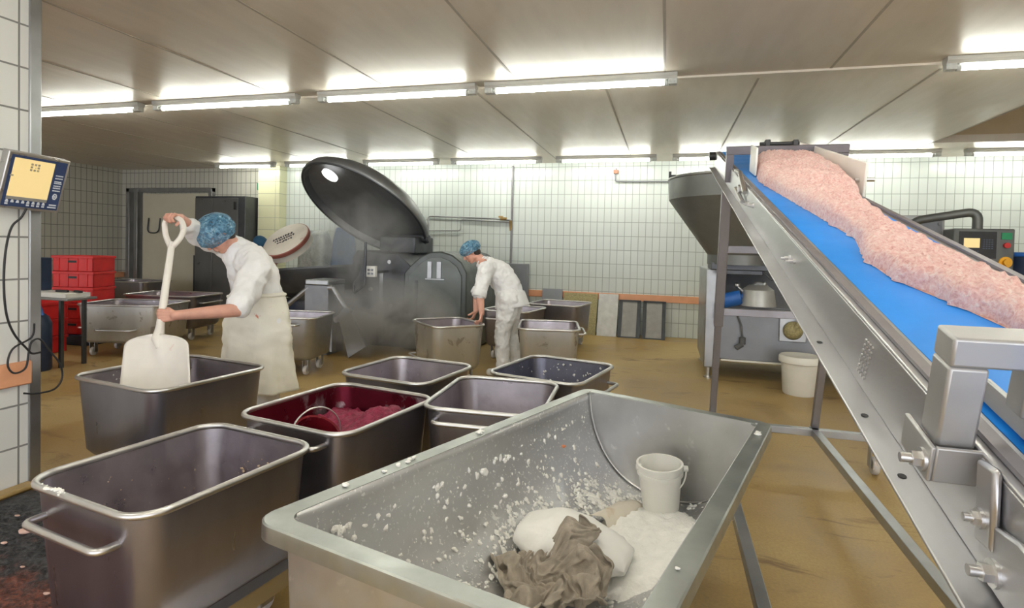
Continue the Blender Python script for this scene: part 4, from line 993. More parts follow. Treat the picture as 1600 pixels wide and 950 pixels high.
def left_corner():
    def crate(x, y, z, rz, label):
        t = thing('crate', (x, y, z), label, 'crate', 'stacked red plastic crates', rz)
        W, D, H, k = .58, .40, .215, .018; m = MB()
        m.boxb(-W / 2, W / 2, -D / 2, D / 2, 0, .012)
        for s in (-1, 1):
            m.boxb(-W / 2, W / 2, s * D / 2 - (k if s > 0 else 0), s * D / 2 + (0 if s > 0 else k), 0, H)
            m.boxb(s * W / 2 - (k if s > 0 else 0), s * W / 2 + (0 if s > 0 else k), -D / 2, D / 2, 0, H)
        m.build('crate_body', MT['red_crate'], t, local=True, bev=.006)
        r = MB()
        for s in (-1, 1):
            r.boxb(-W / 2 - .01, W / 2 + .01, s * (D / 2 + .004) - .008, s * (D / 2 + .004) + .008, H - .035, H)
            r.boxb(s * (W / 2 + .004) - .008, s * (W / 2 + .004) + .008, -D / 2 - .01, D / 2 + .01, H - .035, H)
            for q in (-.2, -.07, .07, .2): r.boxb(q - .01, q + .01, s * (D / 2 + .004) - .006, s * (D / 2 + .004) + .006, .01, H - .03)
        r.build('crate_rim', MT['red_crate'], t, local=True, bev=.003)
        h = MB(); h.boxb(-.06, .06, -D / 2 - .010, -D / 2 - .004, .12, .15); h.build('hand_hole', MT['black'], t, local=True)
        return t
    o = MB().boxb(-8.25, -7.62, 5.85, 6.32, 0, .14).build('dolly', MT['navy'], bev=.01); tag(o, 'dark blue dolly under the taller red crate stack', 'dolly')
    nm = ['bottom', 'second', 'third', 'fourth', 'topmost']
    for i in range(5): crate(-7.93, 6.08, .145 + .218 * i, .22 + .02 * (i % 2), f'red plastic crate, {nm[i]} of the taller stack by the wall edge' if i else 'red plastic crate at the foot of the taller stack, on the dark dolly')
    for i in range(3): crate(-7.80, 5.32 if i < 9 else 0, .002 + .218 * i, .1, ('red crate at the foot of the lower stack under the work table', 'middle red crate of the lower stack under the work table', 'upper red crate of the lower stack under the work table')[i])
    t = thing('work_table', (-6.85, 4.95, 0), 'low work table with a white cutting board at the left edge', 'table')
    MB().boxb(-7.5, -6.45, 4.75, 5.10, .77, .80).build('tabletop', MT['steel_mid'], t, bev=.006)
    for x in (-7.45, -6.6):
        for yy in (4.8, 5.06): MB().boxb(x - .018, x + .018, yy - .018, yy + .018, 0, .77).build('leg', MT['steel_dark'], t)
    o = MB().boxb(-7.42, -6.50, 4.77, 5.06, .80, .85).build('cutting_board', MT['white_plastic'], bev=.006); tag(o, 'white plastic cutting board lying on the low work table', 'board')
    for i, (a, l) in enumerate(((.10, 'black handled knife on the cutting board, nearer the crates'), (-.25, 'black handled knife at the outer end of the cutting board'))):
        x = -6.78 + .2 * i; y = 4.9 + .05 * i; t = thing('knife', (x, y, .851), l, 'knife', 'knives on the cutting board', a)
        m = MB(); m.prism([(-.28, -.002), (-.03, -.018), (-.03, .018), (-.22, .014)], lambda p, q: (p, q, .006), lambda p, q: (p, q, .009)); m.build('blade', MT['steel_rim'], t, local=True)
        m = MB(); m.boxb(-.03, .13, -.016, .016, 0, .026); m.build('handle', MT['black'], t, local=True, bev=.006)
    t = thing('black_crate', (-7.3, 4.95, .851), 'black perforated plastic basket standing on the cutting board at the wall edge', 'basket')
    m = MB(); m.boxb(-7.41, -7.09, 4.80, 5.05, .851, 1.24); m.build('basket_body', MT['navy'], t, bev=.01)
    m = MB()
    for i in range(7):
        for j in range(7):
            if (i * 3 + j * 5) % 4: m.cyl((-7.385 + i * .045, 4.797, .89 + j * .050), (-7.385 + i * .045, 4.803, .89 + j * .050), .016, n=8)
    m.build('mesh_holes', pm('grey holes', (.30, .31, .33), .6, var=.4, scale=20), t)
    t = thing('canister', (-6.72, 4.62, 0), 'dark blue canister standing in front of the red crates', 'canister')
    m = MB(); m.lathe([(0, .0), (.13, 0), (.14, .02), (.14, .52), (.11, .60), (.06, .64), (.06, .68), (0, .68)], (-6.72, 4.62, 0), 24); m.build('canister_body', MT['navy'], t, smooth=40)
    m = MB(); m.tube([(-6.80, 4.62, .62), (-6.80, 4.6, .74), (-6.66, 4.6, .76), (-6.62, 4.62, .62)], .014, 8); m.build('handle', MT['blue_plastic'], t)
    m = MB(); m.tube([(-6.95, 4.55, .95), (-6.9, 4.5, .6), (-6.92, 4.5, .35), (-6.8, 4.45, .02)], .012, 8); o = m.build('water_hose', MT['black'], smooth=80); tag(o, 'thin black hose hanging down beside the dark canister', 'hose')
    r = random.Random(21)
    for i in range(26):
        big = i < 3
        x, y = (-3.2 + .16 * i, 1.98 + .06 * i) if big else (r.uniform(-3.4, -2.2), r.uniform(1.2, 2.2))
        if x > -2.15 - .2 and y > 1.35: x = -2.5 - r.random() * .6
        s = .032 if big else r.uniform(.008, .02)
        m = MB(); m.ell((x, y, .016 + s * .3), (s, s * .3, 0), (-s * .2, s * .6, 0), (0, 0, s * .38), 9, 6)
        m.v = [p + V((NZ.noise(p * 60) * s * .35, NZ.noise(p * 60 + V((5, 0, 0))) * s * .35, 0)) for p in m.v]
        o = m.build('meat_scrap', MT['scrap'], smooth=60)
        tag(o, 'small pale meat scrap fallen on the black wet floor at the lower left' if not big else ('long pale meat scrap on the black floor nearest the wall', 'pale meat scrap in the middle of the black floor', 'larger pale scrap on the black floor next to the bin handle')[i], 'meat scrap', 'meat scraps on the black floor')
left_corner()
EXPO = .85
# ------------------------------------------------------------------ people
def mods(o, voxel, sm=3, disp=0, dsize=.12, f=.5):
    r = o.modifiers.new('remesh', 'REMESH'); r.mode = 'VOXEL'; r.voxel_size = voxel; r.use_smooth_shade = True
    if sm:
        s = o.modifiers.new('smooth', 'SMOOTH'); s.iterations = sm; s.factor = f
    if disp:
        tx = bpy.data.textures.new('wrinkles', 'CLOUDS'); tx.noise_scale = dsize; tx.noise_depth = 2
        d = o.modifiers.new('wrinkle', 'DISPLACE'); d.texture = tx; d.strength = disp; d.mid_level = .5; d.texture_coords = 'GLOBAL'
    return o
def hand(m, wrist, d, n, th, curl=(40, 50, 35), sc=1., spread=.0, thumb=(.55, .75, .35)):
    """d: wrist->knuckles, n: palm normal (the way the palm faces), th: side of the thumb"""
    d = V(d).normalized(); n = V(n); n = (n - d * n.dot(d)).normalized(); s = V(th); s = (s - d * s.dot(d) - n * s.dot(n)).normalized(); w = V(wrist)
    offs = (.032, .011, -.010, -.030); lens = (.072, .080, .074, .058)
    kn = [w + (d * (.088 - .004 * abs(i - 1)) + s * o) * sc for i, o in enumerate(offs)]
    for i, k in enumerate(kn):
        b = w + (d * .012 + s * offs[i] * .62) * sc
        m.cap_(b, k, .0155 * sc, .0115 * sc, 10)
        p = k; a = 0; dirv = d
        for q, (fr, c) in enumerate(zip((.46, .30, .24), curl)):
            a += math.radians(c); dirv = (d * math.cos(a) + n * math.sin(a) + s * spread * (1.5 - i)).normalized()
            e = p + dirv * lens[i] * fr * sc; m.cap_(p, e, (.0098 - .0009 * q) * sc, (.0092 - .0010 * q) * sc, 10); p = e
    m.ell(w + (d * .05 + n * .004) * sc, s * .036 * sc, d * .05 * sc, n * .0135 * sc, 14, 8)
    tb = w + (d * .022 + s * .026) * sc; t1 = tb + (d * thumb[0] + s * thumb[1] + n * thumb[2]).normalized() * .042 * sc
    t2 = t1 + (d * (thumb[0] + .35) + s * (thumb[1] - .45) + n * (thumb[2] + .25)).normalized() * .034 * sc; t3 = t2 + (d * .6 + n * .75 - s * .1).normalized() * .024 * sc
    m.chain([tb, t1, t2, t3], [.0155 * sc, .0125 * sc, .0110 * sc, .0095 * sc], 10)
def head(m, c, f, u, sc=1.):
    f = V(f).normalized(); u = V(u); u = (u - f * u.dot(f)).normalized(); s = f.cross(u)
    P = lambda a, b, k=0: V(c) + (f * a + u * b + s * k) * sc
    m.ell(P(-.012, .03), f * .098 * sc, s * .076 * sc, u * .092 * sc, 22, 14)
    m.ell(P(.028, -.035), f * .062 * sc, s * .060 * sc, u * .085 * sc, 18, 12)
    m.cap_(P(.055, -.098, -.012), P(.055, -.098, .012), .022 * sc)                   # chin
    m.cap_(P(.0, -.075, .052), P(.045, -.10, .02), .018 * sc); m.cap_(P(.0, -.075, -.052), P(.045, -.10, -.02), .018 * sc)
    m.cap_(P(.088, .012), P(.108, -.030), .011 * sc, .016 * sc)                       # nose
    m.ball(P(.094, -.034, .011), .010 * sc); m.ball(P(.094, -.034, -.011), .010 * sc)
    for k in (-1, 1):
        m.cap_(P(.080, .028, k * .014), P(.066, .030, k * .045), .011 * sc)           # brow
        m.ball(P(.062, -.022, k * .04), .024 * sc)                                    # cheek
        m.ell(P(-.012, -.006, k * .078), f * .020 * sc, s * .008 * sc, u * .033 * sc, 10, 8)   # ear
    m.cap_(P(.088, -.060, -.018), P(.088, -.060, .018), .0085 * sc); m.cap_(P(.085, -.073, -.015), P(.085, -.073, .015), .009 * sc)
    return P
def face_bits(root, P, f, u, sc=1.):
    for k in (-1, 1):
        e = MB(); e.ball(P(.074, .008, k * .031), .0125 * sc, 12, 8); o = e.build('eye', MT['white_plastic'], root, smooth=80)
        e = MB(); e.ball(P(.084, .007, k * .031), .0052 * sc, 8, 6); e.build('iris', MT['hair'], o, smooth=80)
def net(root, c, f, u, rf, rs, ru, lift=.035, cut=-.045):
    """puffy gathered hair net over the upper head"""
    f = V(f).normalized(); u = V(u); u = (u - f * u.dot(f)).normalized(); s = f.cross(u); c = V(c); m = MB(); R = []
    for i in range(22):
        th = PI * .02 + (PI * .66) * i / 21; row = []
        for k in range(44):
            ph = 2 * PI * k / 44; g = 1 + .035 * math.sin(ph * 11 + 2 * math.sin(ph * 3)) * math.sin(th) ** 2 + .05 * NZ.noise(V((math.cos(ph) * 2.2, math.sin(ph) * 2.2, th * 2)))
            if i > 18: g *= 1 - .05 * (i - 18)
            row.append(c + u * (lift + ru * math.cos(th)) + (f * rf * math.cos(ph) + s * rs * math.sin(ph)) * math.sin(th) * g)
        R.append(row)
    m.rings(R, cap=False); m.add(R[0], [tuple(range(44))])
    o = m.build('hair_net', MT['net'], root, smooth=80)
    b = MB(); b.tube(R[-1], .006, 6, closed=True); b.build('net_band', MT['net'], o, smooth=80)
def hair(root, P, f, u, sc=1.):
    f = V(f).normalized(); u = V(u); u = (u - f * u.dot(f)).normalized(); s = f.cross(u)
    m = MB(); m.ell(P(-.022, .045), f * .098 * sc, s * .081 * sc, u * .090 * sc, 22, 14); m.ell(P(-.055, -.015), f * .055 * sc, s * .070 * sc, u * .075 * sc, 18, 12)
    m.build('hair', MT['hair'], root, smooth=80)

def worker_shovel():
    root = thing('person', (-3.2, 3.9, 0), 'person in blue hair net and long cream apron digging with the cream shovel', 'person')
    hc = V((-3.43, 3.70, 1.53)); f = V((-.42, -.62, -.66)); u = V((-.30, -.55, .72))
    m = MB(); P = head(m, hc, f, u, 1.06)
    neck0 = V((-3.33, 3.83, 1.40)); m.cap_(neck0, P(-.03, -.06), .064, .058)
    chest = V((-3.26, 3.87, 1.25)); waist = V((-3.20, 3.90, 1.02)); pel = V((-3.17, 3.92, .90))
    m.chain([neck0, chest, waist, pel], [.075, .13, .125, .13])
    nS, nE, nW = V((-3.03, 3.64, 1.275)), V((-2.925, 3.345, 1.005)), V((-3.140, 3.014, .990))
    fS, fE, fW = V((-3.47, 3.93, 1.42)), V((-3.54, 3.60, 1.545)), V((-3.455, 3.355, 1.655))
    m.chain([neck0, nS], [.07, .07]); m.chain([neck0, fS], [.07, .07])
    m.chain([nS, nE, nE.lerp(nW, .35), nW], [.066, .050, .047, .032]); m.chain([fS, fE, fE.lerp(fW, .35), fW], [.066, .050, .046, .032])
    for x, y in ((-3.24, 4.02), (-3.06, 3.86)):
        hx = V((x, y, .88)); m.chain([hx, V((x - .02, y - .03, .48)), V((x + .01, y + .02, .08))], [.095, .062, .045]); m.chain([V((x + .01, y + .02, .06)), V((x - .07, y - .12, .05))], [.045, .04])
    # near hand closes round the shaft, far hand over the D grip
    SA, SB = V((-3.37, 3.20, 1.445)), V((-3.20, 2.95, .882)); sd = (SB - SA).normalized()
    hp = SA + sd * ((.985 - SA.z) / sd.z)
    hand(m, nW, V((-.86, -.46, -.02)), V((-.46, .86, 0)), V((.1, .1, 1)), (64, 74, 50), 1.12, 0, (.6, .25, .8))
    g0 = V((-3.436, 3.25, 1.67)); hand(m, fW, V((.0, -.10, .022)) + (g0 - fW) * .35, V((.05, -.35, -1)), V((.9, -.3, 0)), (58, 70, 45), 1.12, 0, (.45, .6, .6))
    o = m.build('body', MT['skin'], root, smooth=0); mods(o, .0055, 2)
    face_bits(root, P, f, u, 1.06); hair(root, P, f, u, 1.06)
    net(root, hc - f.normalized() * .005, f, u, .160, .158, .142, .045)
    # tunic: torso and short sleeves in one cloth
    s = MB(); s.chain([V((-3.34, 3.82, 1.40)), V((-3.30, 3.85, 1.34)), chest + V((.02, -.01, .0)), waist + V((.0, -.0, .02)), V((-3.17, 3.92, .95))], [.112, .155, .185, .182, .178], 20)
    s.ell((-3.19, 3.80, 1.30), (.21, -.12, -.05), (.04, .14, .02), (-.03, .02, .14), 20, 12)
    s.chain([V((-3.15, 3.74, 1.33)), nS, nS.lerp(nE, .55), nS.lerp(nE, .88)], [.135, .118, .098, .090], 18)
    s.chain([V((-3.36, 3.86, 1.38)), fS, fE, fE.lerp(fW, .45)], [.135, .112, .088, .072], 18)
    o = s.build('tunic', MT['cloth_white'], root, smooth=0); mods(o, .010, 4, .042, .10)
    c = MB(); c.tube([neck0 + V((.0, -.01, .02)) + (V((.62, .5, .25)).normalized() * math.cos(a) * .075 + V((-.45, .55, .1)).normalized() * math.sin(a) * .07) for a in [2 * PI * k / 24 for k in range(24)]], .016, 8, closed=True); c.build('collar', MT['cloth_white'], o, smooth=80)
    # apron: wrap-round skirt with hanging folds
    a = MB(); R = []; Y0, zt, zb = 3.90, 1.075, .30
    for i in range(40):
        q = i / 39; z = zt + (zb - zt) * q; row = []
        cx = -3.215 + .035 * q; cy = Y0 - .02
        rx = .218 + .105 * q + .03 * math.sin(PI * min(1, q * 1.6)); ry = .178 + .08 * q
        for k in range(72):
            t = 2 * PI * k / 72; fo = 1 + .055 * q * math.sin(7 * t + 1.5 * math.sin(3 * q)) + .018 * math.sin(13 * t + 4 * q) * q + .02 * NZ.noise(V((math.cos(t) * 2, math.sin(t) * 2, q * 5)))
            fo += .055 * (.25 + math.sin(PI * min(1, q * 1.4))) * NZ.noise(V((math.cos(t) * 1.6, math.sin(t) * 1.6, q * 9 + .7 * math.cos(t)))) + .03 * NZ.noise(V((math.cos(t) * 4, math.sin(t) * 4, q * 18)))
            row.append(V((cx + rx * math.cos(t) * fo, cy + ry * math.sin(t) * fo, z + (.012 * math.cos(t) if q < .1 else 0))))
        R.append(row)
    a.rings(R, cap=False); o = a.build('apron', MT['apron'], root, smooth=80); so = o.modifiers.new('thick', 'SOLIDIFY'); so.thickness = .006
    b = MB(); b.tube([p + (p - V((-3.215, 3.88, p.z))).normalized() * .004 for p in R[1]], .013, 8, closed=True); b.build('apron_band', MT['apron'], o, smooth=80)
    for x, y in ((-3.24, 4.02), (-3.06, 3.86)):
        l = MB(); l.chain([V((x, y, .85)), V((x - .02, y - .03, .48)), V((x, y, .14))], [.12, .09, .085], 16); l2 = l.build('trouser_leg', MT['cloth_trouser'], root, smooth=0); mods(l2, .014, 3, .02)
        k = MB(); k.chain([V((x + .02, y + .04, .055)), V((x - .08, y - .13, .05))], [.055, .05], 16); k.cap_((x, y, .06), (x, y, .2), .07); k2 = k.build('boot', MT['white_plastic'], root, smooth=0); mods(k2, .012, 2)
    # the shovel, held
    t = thing('shovel', (-3.0, 2.75, .4), 'cream plastic shovel with a D-shaped grip stuck into the tall bin', 'shovel')
    T = V((-3.436, 3.25, 1.674)); NK = SB
    sh = MB(); P0 = SA.lerp(NK, .0); pts = [SA + (SA - NK).normalized() * .03, SA.lerp(NK, .3), SA.lerp(NK, .7), SA.lerp(NK, .93), NK]
    sh.tube(pts, [.021, .0235, .024, .025, .030], 14); sh.build('shaft', MT['shovel'], t, smooth=80)
    gx = V((.95, .10, -.19)).normalized(); up = (SA - NK).normalized()
    loop = fillet([SA + up * .0 - gx * .010, SA + up * .075 - gx * .060, SA + up * .175 - gx * .083, SA + up * .235 - gx * .045, SA + up * .235 + gx * .045, SA + up * .165 + gx * .085, SA + up * .075 + gx * .060, SA + gx * .010], .04, 5)
    g = MB(); g.tube(loop, .019, 12); g.build('grip', MT['shovel'], t, smooth=80)
    bl = MB(); BX = V((.985, .10, .07)).normalized(); dn = (V((-3.0, 2.75, .585)) - V((-3.165, 2.91, .84))).normalized(); bn = BX.cross(dn).normalized(); BO = V((-3.165, 2.91, .83))
    if bn.y > 0: bn = -bn
    P_ = []; nn = 30
    for i in range(34):
        v = -.045 + .56 * i / 33; row = []
        hw = .03 + .205 * (1 - (1 - min(1, max(0, (v + .045) / .10))) ** 2.6) ** .62 if v < .055 else .235 + .012 * min(1, (v - .055) / .3)
        for k in range(nn + 1):
            q = -1 + 2 * k / nn; e = abs(q) ** 3
            dish = .035 * (1 - q * q) * min(1, max(0, v / .16)) - .02 * e; rib = .014 * math.exp(-(q * hw / .03) ** 2) * max(0, 1 - v / .2)
            drop = -.03 * e * 0
            row.append(BO + BX * (hw * q) + dn * (v + .02 * (1 - abs(q)) * 0 + drop) + bn * (rib - dish + .0))
        P_.append(row)
    bl.grid(P_); o = bl.build('blade', MT['shovel'], t, smooth=80); so = o.modifiers.new('thick', 'SOLIDIFY'); so.thickness = .007; so.offset = 0
    so2 = MB(); so2.tube([NK + up * .05, NK + up * .01, NK - up * .045 + V((.004, -.008, 0)), BO + dn * .05 + bn * .0], [.025, .030, .038, .012], 12); so2.build('socket', MT['shovel'], t, smooth=80)
worker_shovel()

def worker_bending():
    root = thing('person', (-1.78, 6.35, 0), 'person in white coat and trousers with blue hair net bending over a smeared bin', 'person')
    hc = V((-2.215, 6.27, 1.425)); f = V((-.80, -.22, -.52)); u = V((-.50, -.1, .84))
    m = MB(); P = head(m, hc, f, u, .98)
    neck0 = V((-2.08, 6.31, 1.315)); m.cap_(neck0, P(-.03, -.06), .058, .054)
    chest = V((-1.90, 6.34, 1.19)); waist = V((-1.76, 6.36, 1.0)); pel = V((-1.74, 6.36, .88))
    m.chain([neck0, chest, waist, pel], [.07, .12, .11, .12])
    nS, nE, nW = V((-1.985, 6.14, 1.245)), V((-2.01, 6.0, .955)), V((-1.955, 5.925, .755))
    fS, fE, fW = V((-2.04, 6.50, 1.245)), V((-2.16, 6.36, .945)), V((-2.125, 6.215, .745))
    m.chain([neck0, nS], [.065, .06]); m.chain([neck0, fS], [.065, .06])
    m.chain([nS, nE, nE.lerp(nW, .35), nW], [.058, .046, .044, .030]); m.chain([fS, fE, fE.lerp(fW, .35), fW], [.058, .046, .044, .030])
    for y, xk, xa, ya in ((6.26, -1.82, -1.80, 6.24), (6.46, -1.78, -1.70, 6.48)):
        m.chain([V((-1.745, y, .86)), V((xk, y, .48)), V((xa, ya, .09))], [.09, .058, .042]); m.chain([V((xa, ya, .06)), V((xa - .13, ya - .02, .045))], [.042, .036])
    hand(m, nW, V((.005, -.045, -.075)), V((-.8, -.3, -.3)), V((-.45, .7, .1)), (38, 48, 30), 1.06)
    hand(m, fW, V((-.02, -.05, -.10)), V((-.75, -.35, -.3)), V((.5, -.6, .1)), (30, 40, 30), 1.06)
    o = m.build('body', MT['skin'], root, smooth=0); mods(o, .0055, 2)
    face_bits(root, P, f, u, .98); hair(root, P, f, u, .98)
    net(root, hc - V(f).normalized() * .01, f, u, .130, .118, .098, .042)
    s = MB(); s.chain([V((-2.075, 6.315, 1.30)), V((-2.0, 6.32, 1.255)), chest + V((.01, 0, -.01)), V((-1.80, 6.35, 1.06)), V((-1.745, 6.36, .93))], [.085, .125, .158, .160, .165], 20)
    s.ell((-2.0, 6.32, 1.22), (.10, .0, .06), (0, .21, 0), (-.05, 0, .12), 20, 12)
    s.chain([V((-1.97, 6.22, 1.24)), nS, nS.lerp(nE, .6), nS.lerp(nE, .97)], [.10, .092, .08, .072], 18)
    s.chain([V((-2.0, 6.42, 1.24)), fS, fS.lerp(fE, .6), fS.lerp(fE, .97)], [.10, .09, .078, .07], 18)
    o = s.build('coat', MT['cloth_white'], root, smooth=0); mods(o, .010, 3, .040, .07)
    hm = MB(); R = []
    for i in range(9):
        q = i / 8; R.append([V((-1.752 + .030 * q + (.168 + .030 * q) * math.cos(a) * (1 + .03 * q * math.sin(6 * a)), 6.36 + (.185 + .022 * q) * math.sin(a) * (1 + .03 * q * math.sin(5 * a)), .99 - .19 * q + .030 * q * math.cos(a))) for a in [2 * PI * k / 48 for k in range(48)]])
    hm.rings(R, cap=False); ho = hm.build('coat_hem', MT['cloth_white'], o, smooth=80); hs = ho.modifiers.new('thick', 'SOLIDIFY'); hs.thickness = .006
    for e, s0 in ((nE, nS), (fE, fS)):
        d = (e - s0).normalized(); k = MB(); k.lathe([(.058, -.05), (.076, -.05), (.080, -.035), (.080, .015), (.072, .03), (.055, .03)], e, 22, cap=False, ax=d); k.build('rolled_cuff', MT['cloth_white'], o, smooth=60)
    c = MB(); c.tube([neck0 + V((.015, 0, .0)) + (V((.5, 0, .75)).normalized() * math.cos(a) * .068 + V((0, 1, 0)) * math.sin(a) * .07) for a in [2 * PI * k / 24 for k in range(24)]], .014, 8, closed=True); c.build('collar', MT['cloth_white'], o, smooth=80)
    l = MB()
    for y, xk, xa, ya in ((6.26, -1.82, -1.80, 6.24), (6.46, -1.78, -1.70, 6.48)):
        l.chain([V((-1.735, y, .90)), V((-1.77, y, .72)), V((xk + .01, y, .47)), V((xa + .015, ya, .11))], [.135, .118, .090, .078], 18)
    l.ell((-1.735, 6.36, .87), (.138, 0, 0), (0, .175, 0), (0, 0, .14), 20, 12)
    o = l.build('trousers', MT['cloth_trouser'], root, smooth=0); mods(o, .010, 3, .034, .065)
    for xa, ya in ((-1.80, 6.24), (-1.70, 6.48)):
        k = MB(); k.chain([V((xa + .03, ya, .05)), V((xa - .14, ya - .02, .042))], [.05, .042], 16); k.cap_((xa, ya, .07), (xa, ya, .12), .055); k2 = k.build('shoe', MT['white_plastic'], root, smooth=0); mods(k2, .01, 2)
worker_bending()

def worker_behind():
    root = thing('person', (-6.75, 7.6, 0), 'person in dark blue cap half hidden behind the aproned worker, tipping a round drum', 'person')
    hc = V((-6.50, 7.9, 1.44)); f = V((.75, .25, -.45)); u = V((.4, 0, .85))
    m = MB(); P = head(m, hc, f, u, 1.)
    nk = V((-6.62, 7.86, 1.32)); m.cap_(nk, P(-.03, -.06), .06, .055); ch = V((-6.72, 7.84, 1.12)); pl = V((-6.80, 7.82, .88))
    m.chain([nk, ch, pl], [.075, .13, .13])
    a1, b1, w1 = V((-6.62, 7.66, 1.25)), V((-6.50, 7.52, 1.05)), V((-6.36, 7.66, 1.20)); a2, b2, w2 = V((-6.72, 8.05, 1.25)), V((-6.45, 8.2, 1.12)), V((-6.25, 8.18, 1.30))
    m.chain([nk, a1], [.07, .062]); m.chain([nk, a2], [.07, .062]); m.chain([a1, b1, w1], [.06, .048, .034]); m.chain([a2, b2, w2], [.06, .048, .034])
    hand(m, w1, V((.08, .06, .06)), V((.2, .5, .7)), V((-.3, -.2, .8)), (15, 25, 20), 1.0); hand(m, w2, V((.08, -.03, .08)), V((.3, -.6, .5)), V((-.3, .1, .8)), (15, 25, 20), 1.0)
    for y in (7.74, 7.94): m.chain([V((-6.80, y, .86)), V((-6.78, y, .46)), V((-6.82, y, .08))], [.09, .058, .042]); m.chain([V((-6.82, y, .06)), V((-6.70, y, .045))], [.042, .036])
    o = m.build('body', MT['skin'], root, smooth=0); mods(o, .009, 2); face_bits(root, P, f, u); hair(root, P, f, u)
    c = MB(); fv = V(f).normalized(); uv = V(u); uv = (uv - fv * uv.dot(fv)).normalized(); sv = fv.cross(uv); c.ell(hc + uv * .045 - fv * .01, fv * .12, sv * .10, uv * .10, 22, 14); c.build('cap', MT['cap_teal'], root, smooth=80)
    s = MB(); s.chain([V((-6.63, 7.86, 1.30)), ch, pl], [.11, .165, .17], 18); s.chain([V((-6.66, 7.74, 1.24)), a1, a1.lerp(b1, .8)], [.10, .088, .07]); s.chain([V((-6.70, 7.96, 1.24)), a2, a2.lerp(b2, .8)], [.10, .088, .07])
    o = s.build('tunic', MT['cloth_white'], root, smooth=0); mods(o, .014, 3, .025)
    for y in (7.74, 7.94): l = MB(); l.chain([V((-6.80, y, .88)), V((-6.78, y, .46)), V((-6.80, y, .12))], [.13, .085, .075], 14); mods(l.build('trouser_leg', MT['cloth_trouser'], root, smooth=0), .014, 3)
    for y in (7.74, 7.94): k = MB(); k.chain([V((-6.80, y, .055)), V((-6.66, y, .045))], [.052, .045], 14); mods(k.build('boot', MT['white_plastic'], root, smooth=0), .012, 2)
    n2 = V((-.105, -.676, .729)).normalized(); c2 = V((-6.019, 7.9, 1.555))
    t = thing('drum', tuple(c2), 'round off-white drum with dark print on its base, tipped over the cutter bowl', 'drum')
    m = MB(); m.lathe([(0, 0), (.36, 0), (.385, -.02), (.39, -.06), (.375, -.07), (.385, -.20), (.36, -.20), (.35, -.07), (0, -.03)], c2, 48, cap=False, ax=n2); m.build('drum_body', pm('off white drum', (.80, .74, .64), .5, var=.06, stains=[((.5, .25, .18), 4, .66, .1)]), t, smooth=40)
    m = MB(); m.lathe([(.388, -.02), (.402, -.03), (.402, -.085), (.388, -.095)], c2, 48, cap=False, ax=n2); m.build('drum_hoop', pm('red brown hoop', (.36, .12, .09), .5, var=.2), t, smooth=40)
    ux = V((.83, .25, .56)); ux = (ux - n2 * ux.dot(n2)).normalized(); uy = n2.cross(ux); r = random.Random(8); m = MB()
    for li, v in enumerate((.07, .0, -.075)):
        x = -.20 + .03 * li
        while x < .12 + .05 * (li == 1):
            l = r.uniform(.02, .045); hh = r.uniform(.018, .032)
            m.obox(c2 + ux * (x + l / 2) + uy * (v + r.uniform(-.008, .008)) + n2 * .002, (ux + uy * r.uniform(-.5, .5)) * l / 2, uy * hh * .5, n2 * .002)
            if r.random() < .6: m.obox(c2 + ux * (x + l / 2) + uy * v + n2 * .002, ux * .006, uy * .028, n2 * .002)
            x += l + r.uniform(.006, .016)
    m.build('drum_print', MT['ink_dark'], t)
worker_behind()

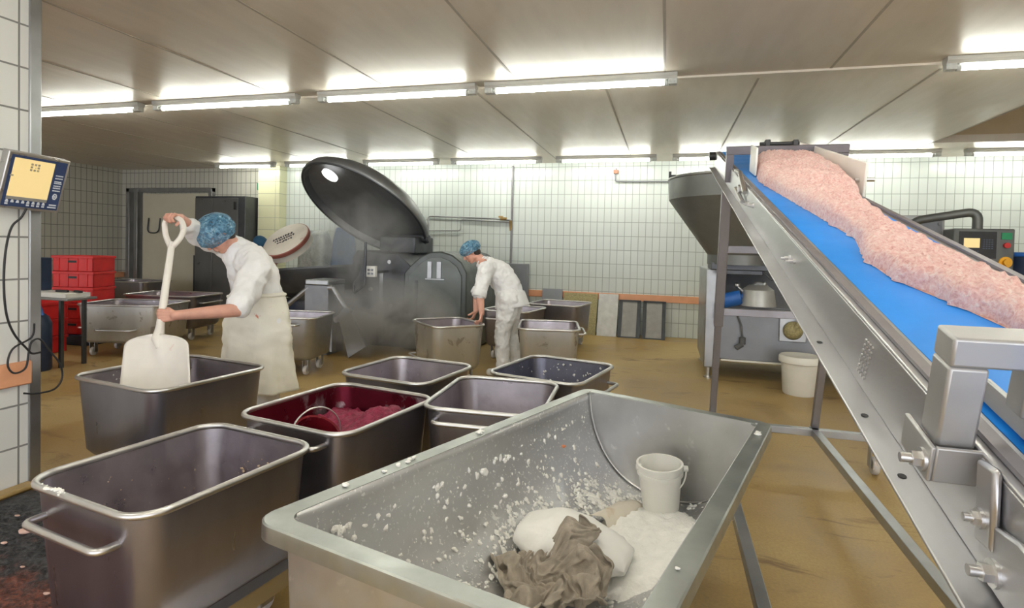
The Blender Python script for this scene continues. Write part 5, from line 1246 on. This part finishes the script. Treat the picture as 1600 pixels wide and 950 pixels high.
# ------------------------------------------------------------------ steam
def steam():
    def vol(c, r, dens, label, seed, sc):
        m = MB(); m.ell(c, (r[0], 0, 0), (0, r[1], 0), (0, 0, r[2]), 20, 14)
        mt = bpy.data.materials.new('steam'); mt.use_nodes = True; n = mt.node_tree; n.nodes.clear()
        out = n.nodes.new('ShaderNodeOutputMaterial'); v = n.nodes.new('ShaderNodeVolumePrincipled'); n.links.new(v.outputs[0], out.inputs['Volume'])
        v.inputs['Color'].default_value = (.95, .95, .95, 1); v.inputs['Anisotropy'].default_value = .2
        vec = coords(n, (1 / r[0], 1 / r[1], 1 / r[2])); ln = n.nodes.new('ShaderNodeVectorMath'); ln.operation = 'LENGTH'; n.links.new(vec, ln.inputs[0])
        fall = ramp(n, ln.outputs['Value'], [(.2, 1.), (.98, 0.)]); nz = ramp(n, noise_n(n, coords(n), sc, 4, .6, .8), [(.38, 0.), (.68, 1.)])
        k = n.nodes.new('ShaderNodeMath'); k.operation = 'MULTIPLY'; n.links.new(fall, k.inputs[0]); n.links.new(nz, k.inputs[1])
        k2 = n.nodes.new('ShaderNodeMath'); k2.operation = 'MULTIPLY'; k2.inputs[1].default_value = dens; n.links.new(k.outputs[0], k2.inputs[0]); n.links.new(k2.outputs[0], v.inputs['Density'])
        e = thing('steam', tuple(c), label, 'steam'); e['kind'] = 'stuff'
        m.build('steam_cloud', mt, e, smooth=80)
    vol((-3.75, 6.75, .55), (1.25, .75, .62), 7.0, 'low white steam drifting over the floor in front of the cutter', 1, 1.6)
    vol((-4.2, 7.15, 1.55), (.85, .5, .75), 4.0, 'white steam rising between the cutter bowl and its raised lid', 2, 1.8)
steam()

# ------------------------------------------------------------------ world, camera
w = bpy.data.worlds.new('World'); SC.world = w; w.use_nodes = True
bg = w.node_tree.nodes.get('Background'); bg.inputs[0].default_value = (.93, .95, 1, 1); bg.inputs[1].default_value = 1.7
cam = bpy.data.cameras.new('Camera'); co = bpy.data.objects.new('Camera', cam); COL.objects.link(co)
ty, tp, tr = math.radians(15.3), math.radians(1.5), math.radians(1.4)
f0 = V((-math.sin(ty), math.cos(ty), 0)); r0 = V((math.cos(ty), math.sin(ty), 0)); zz = V((0, 0, 1))
wv = f0 * math.cos(tp) - zz * math.sin(tp); u0 = r0.cross(wv); rv = r0 * math.cos(tr) + u0 * math.sin(tr); uv = rv.cross(wv)
co.matrix_world = M(((rv.x, uv.x, -wv.x, 0), (rv.y, uv.y, -wv.y, 0), (rv.z, uv.z, -wv.z, 1.5), (0, 0, 0, 1)))
cam.sensor_width = 36; cam.lens = 880 / 1600 * 36; cam.shift_y = -66 / 1600; cam.clip_start = .02
SC.camera = co
vs = SC.view_settings; vs.view_transform = 'Standard'; vs.look = 'None'; vs.gamma = 1; vs.use_curve_mapping = False; vs.exposure = EXPO
SC.cycles.max_bounces = 8; SC.cycles.volume_bounces = 1; SC.cycles.volume_step_rate = 2.0
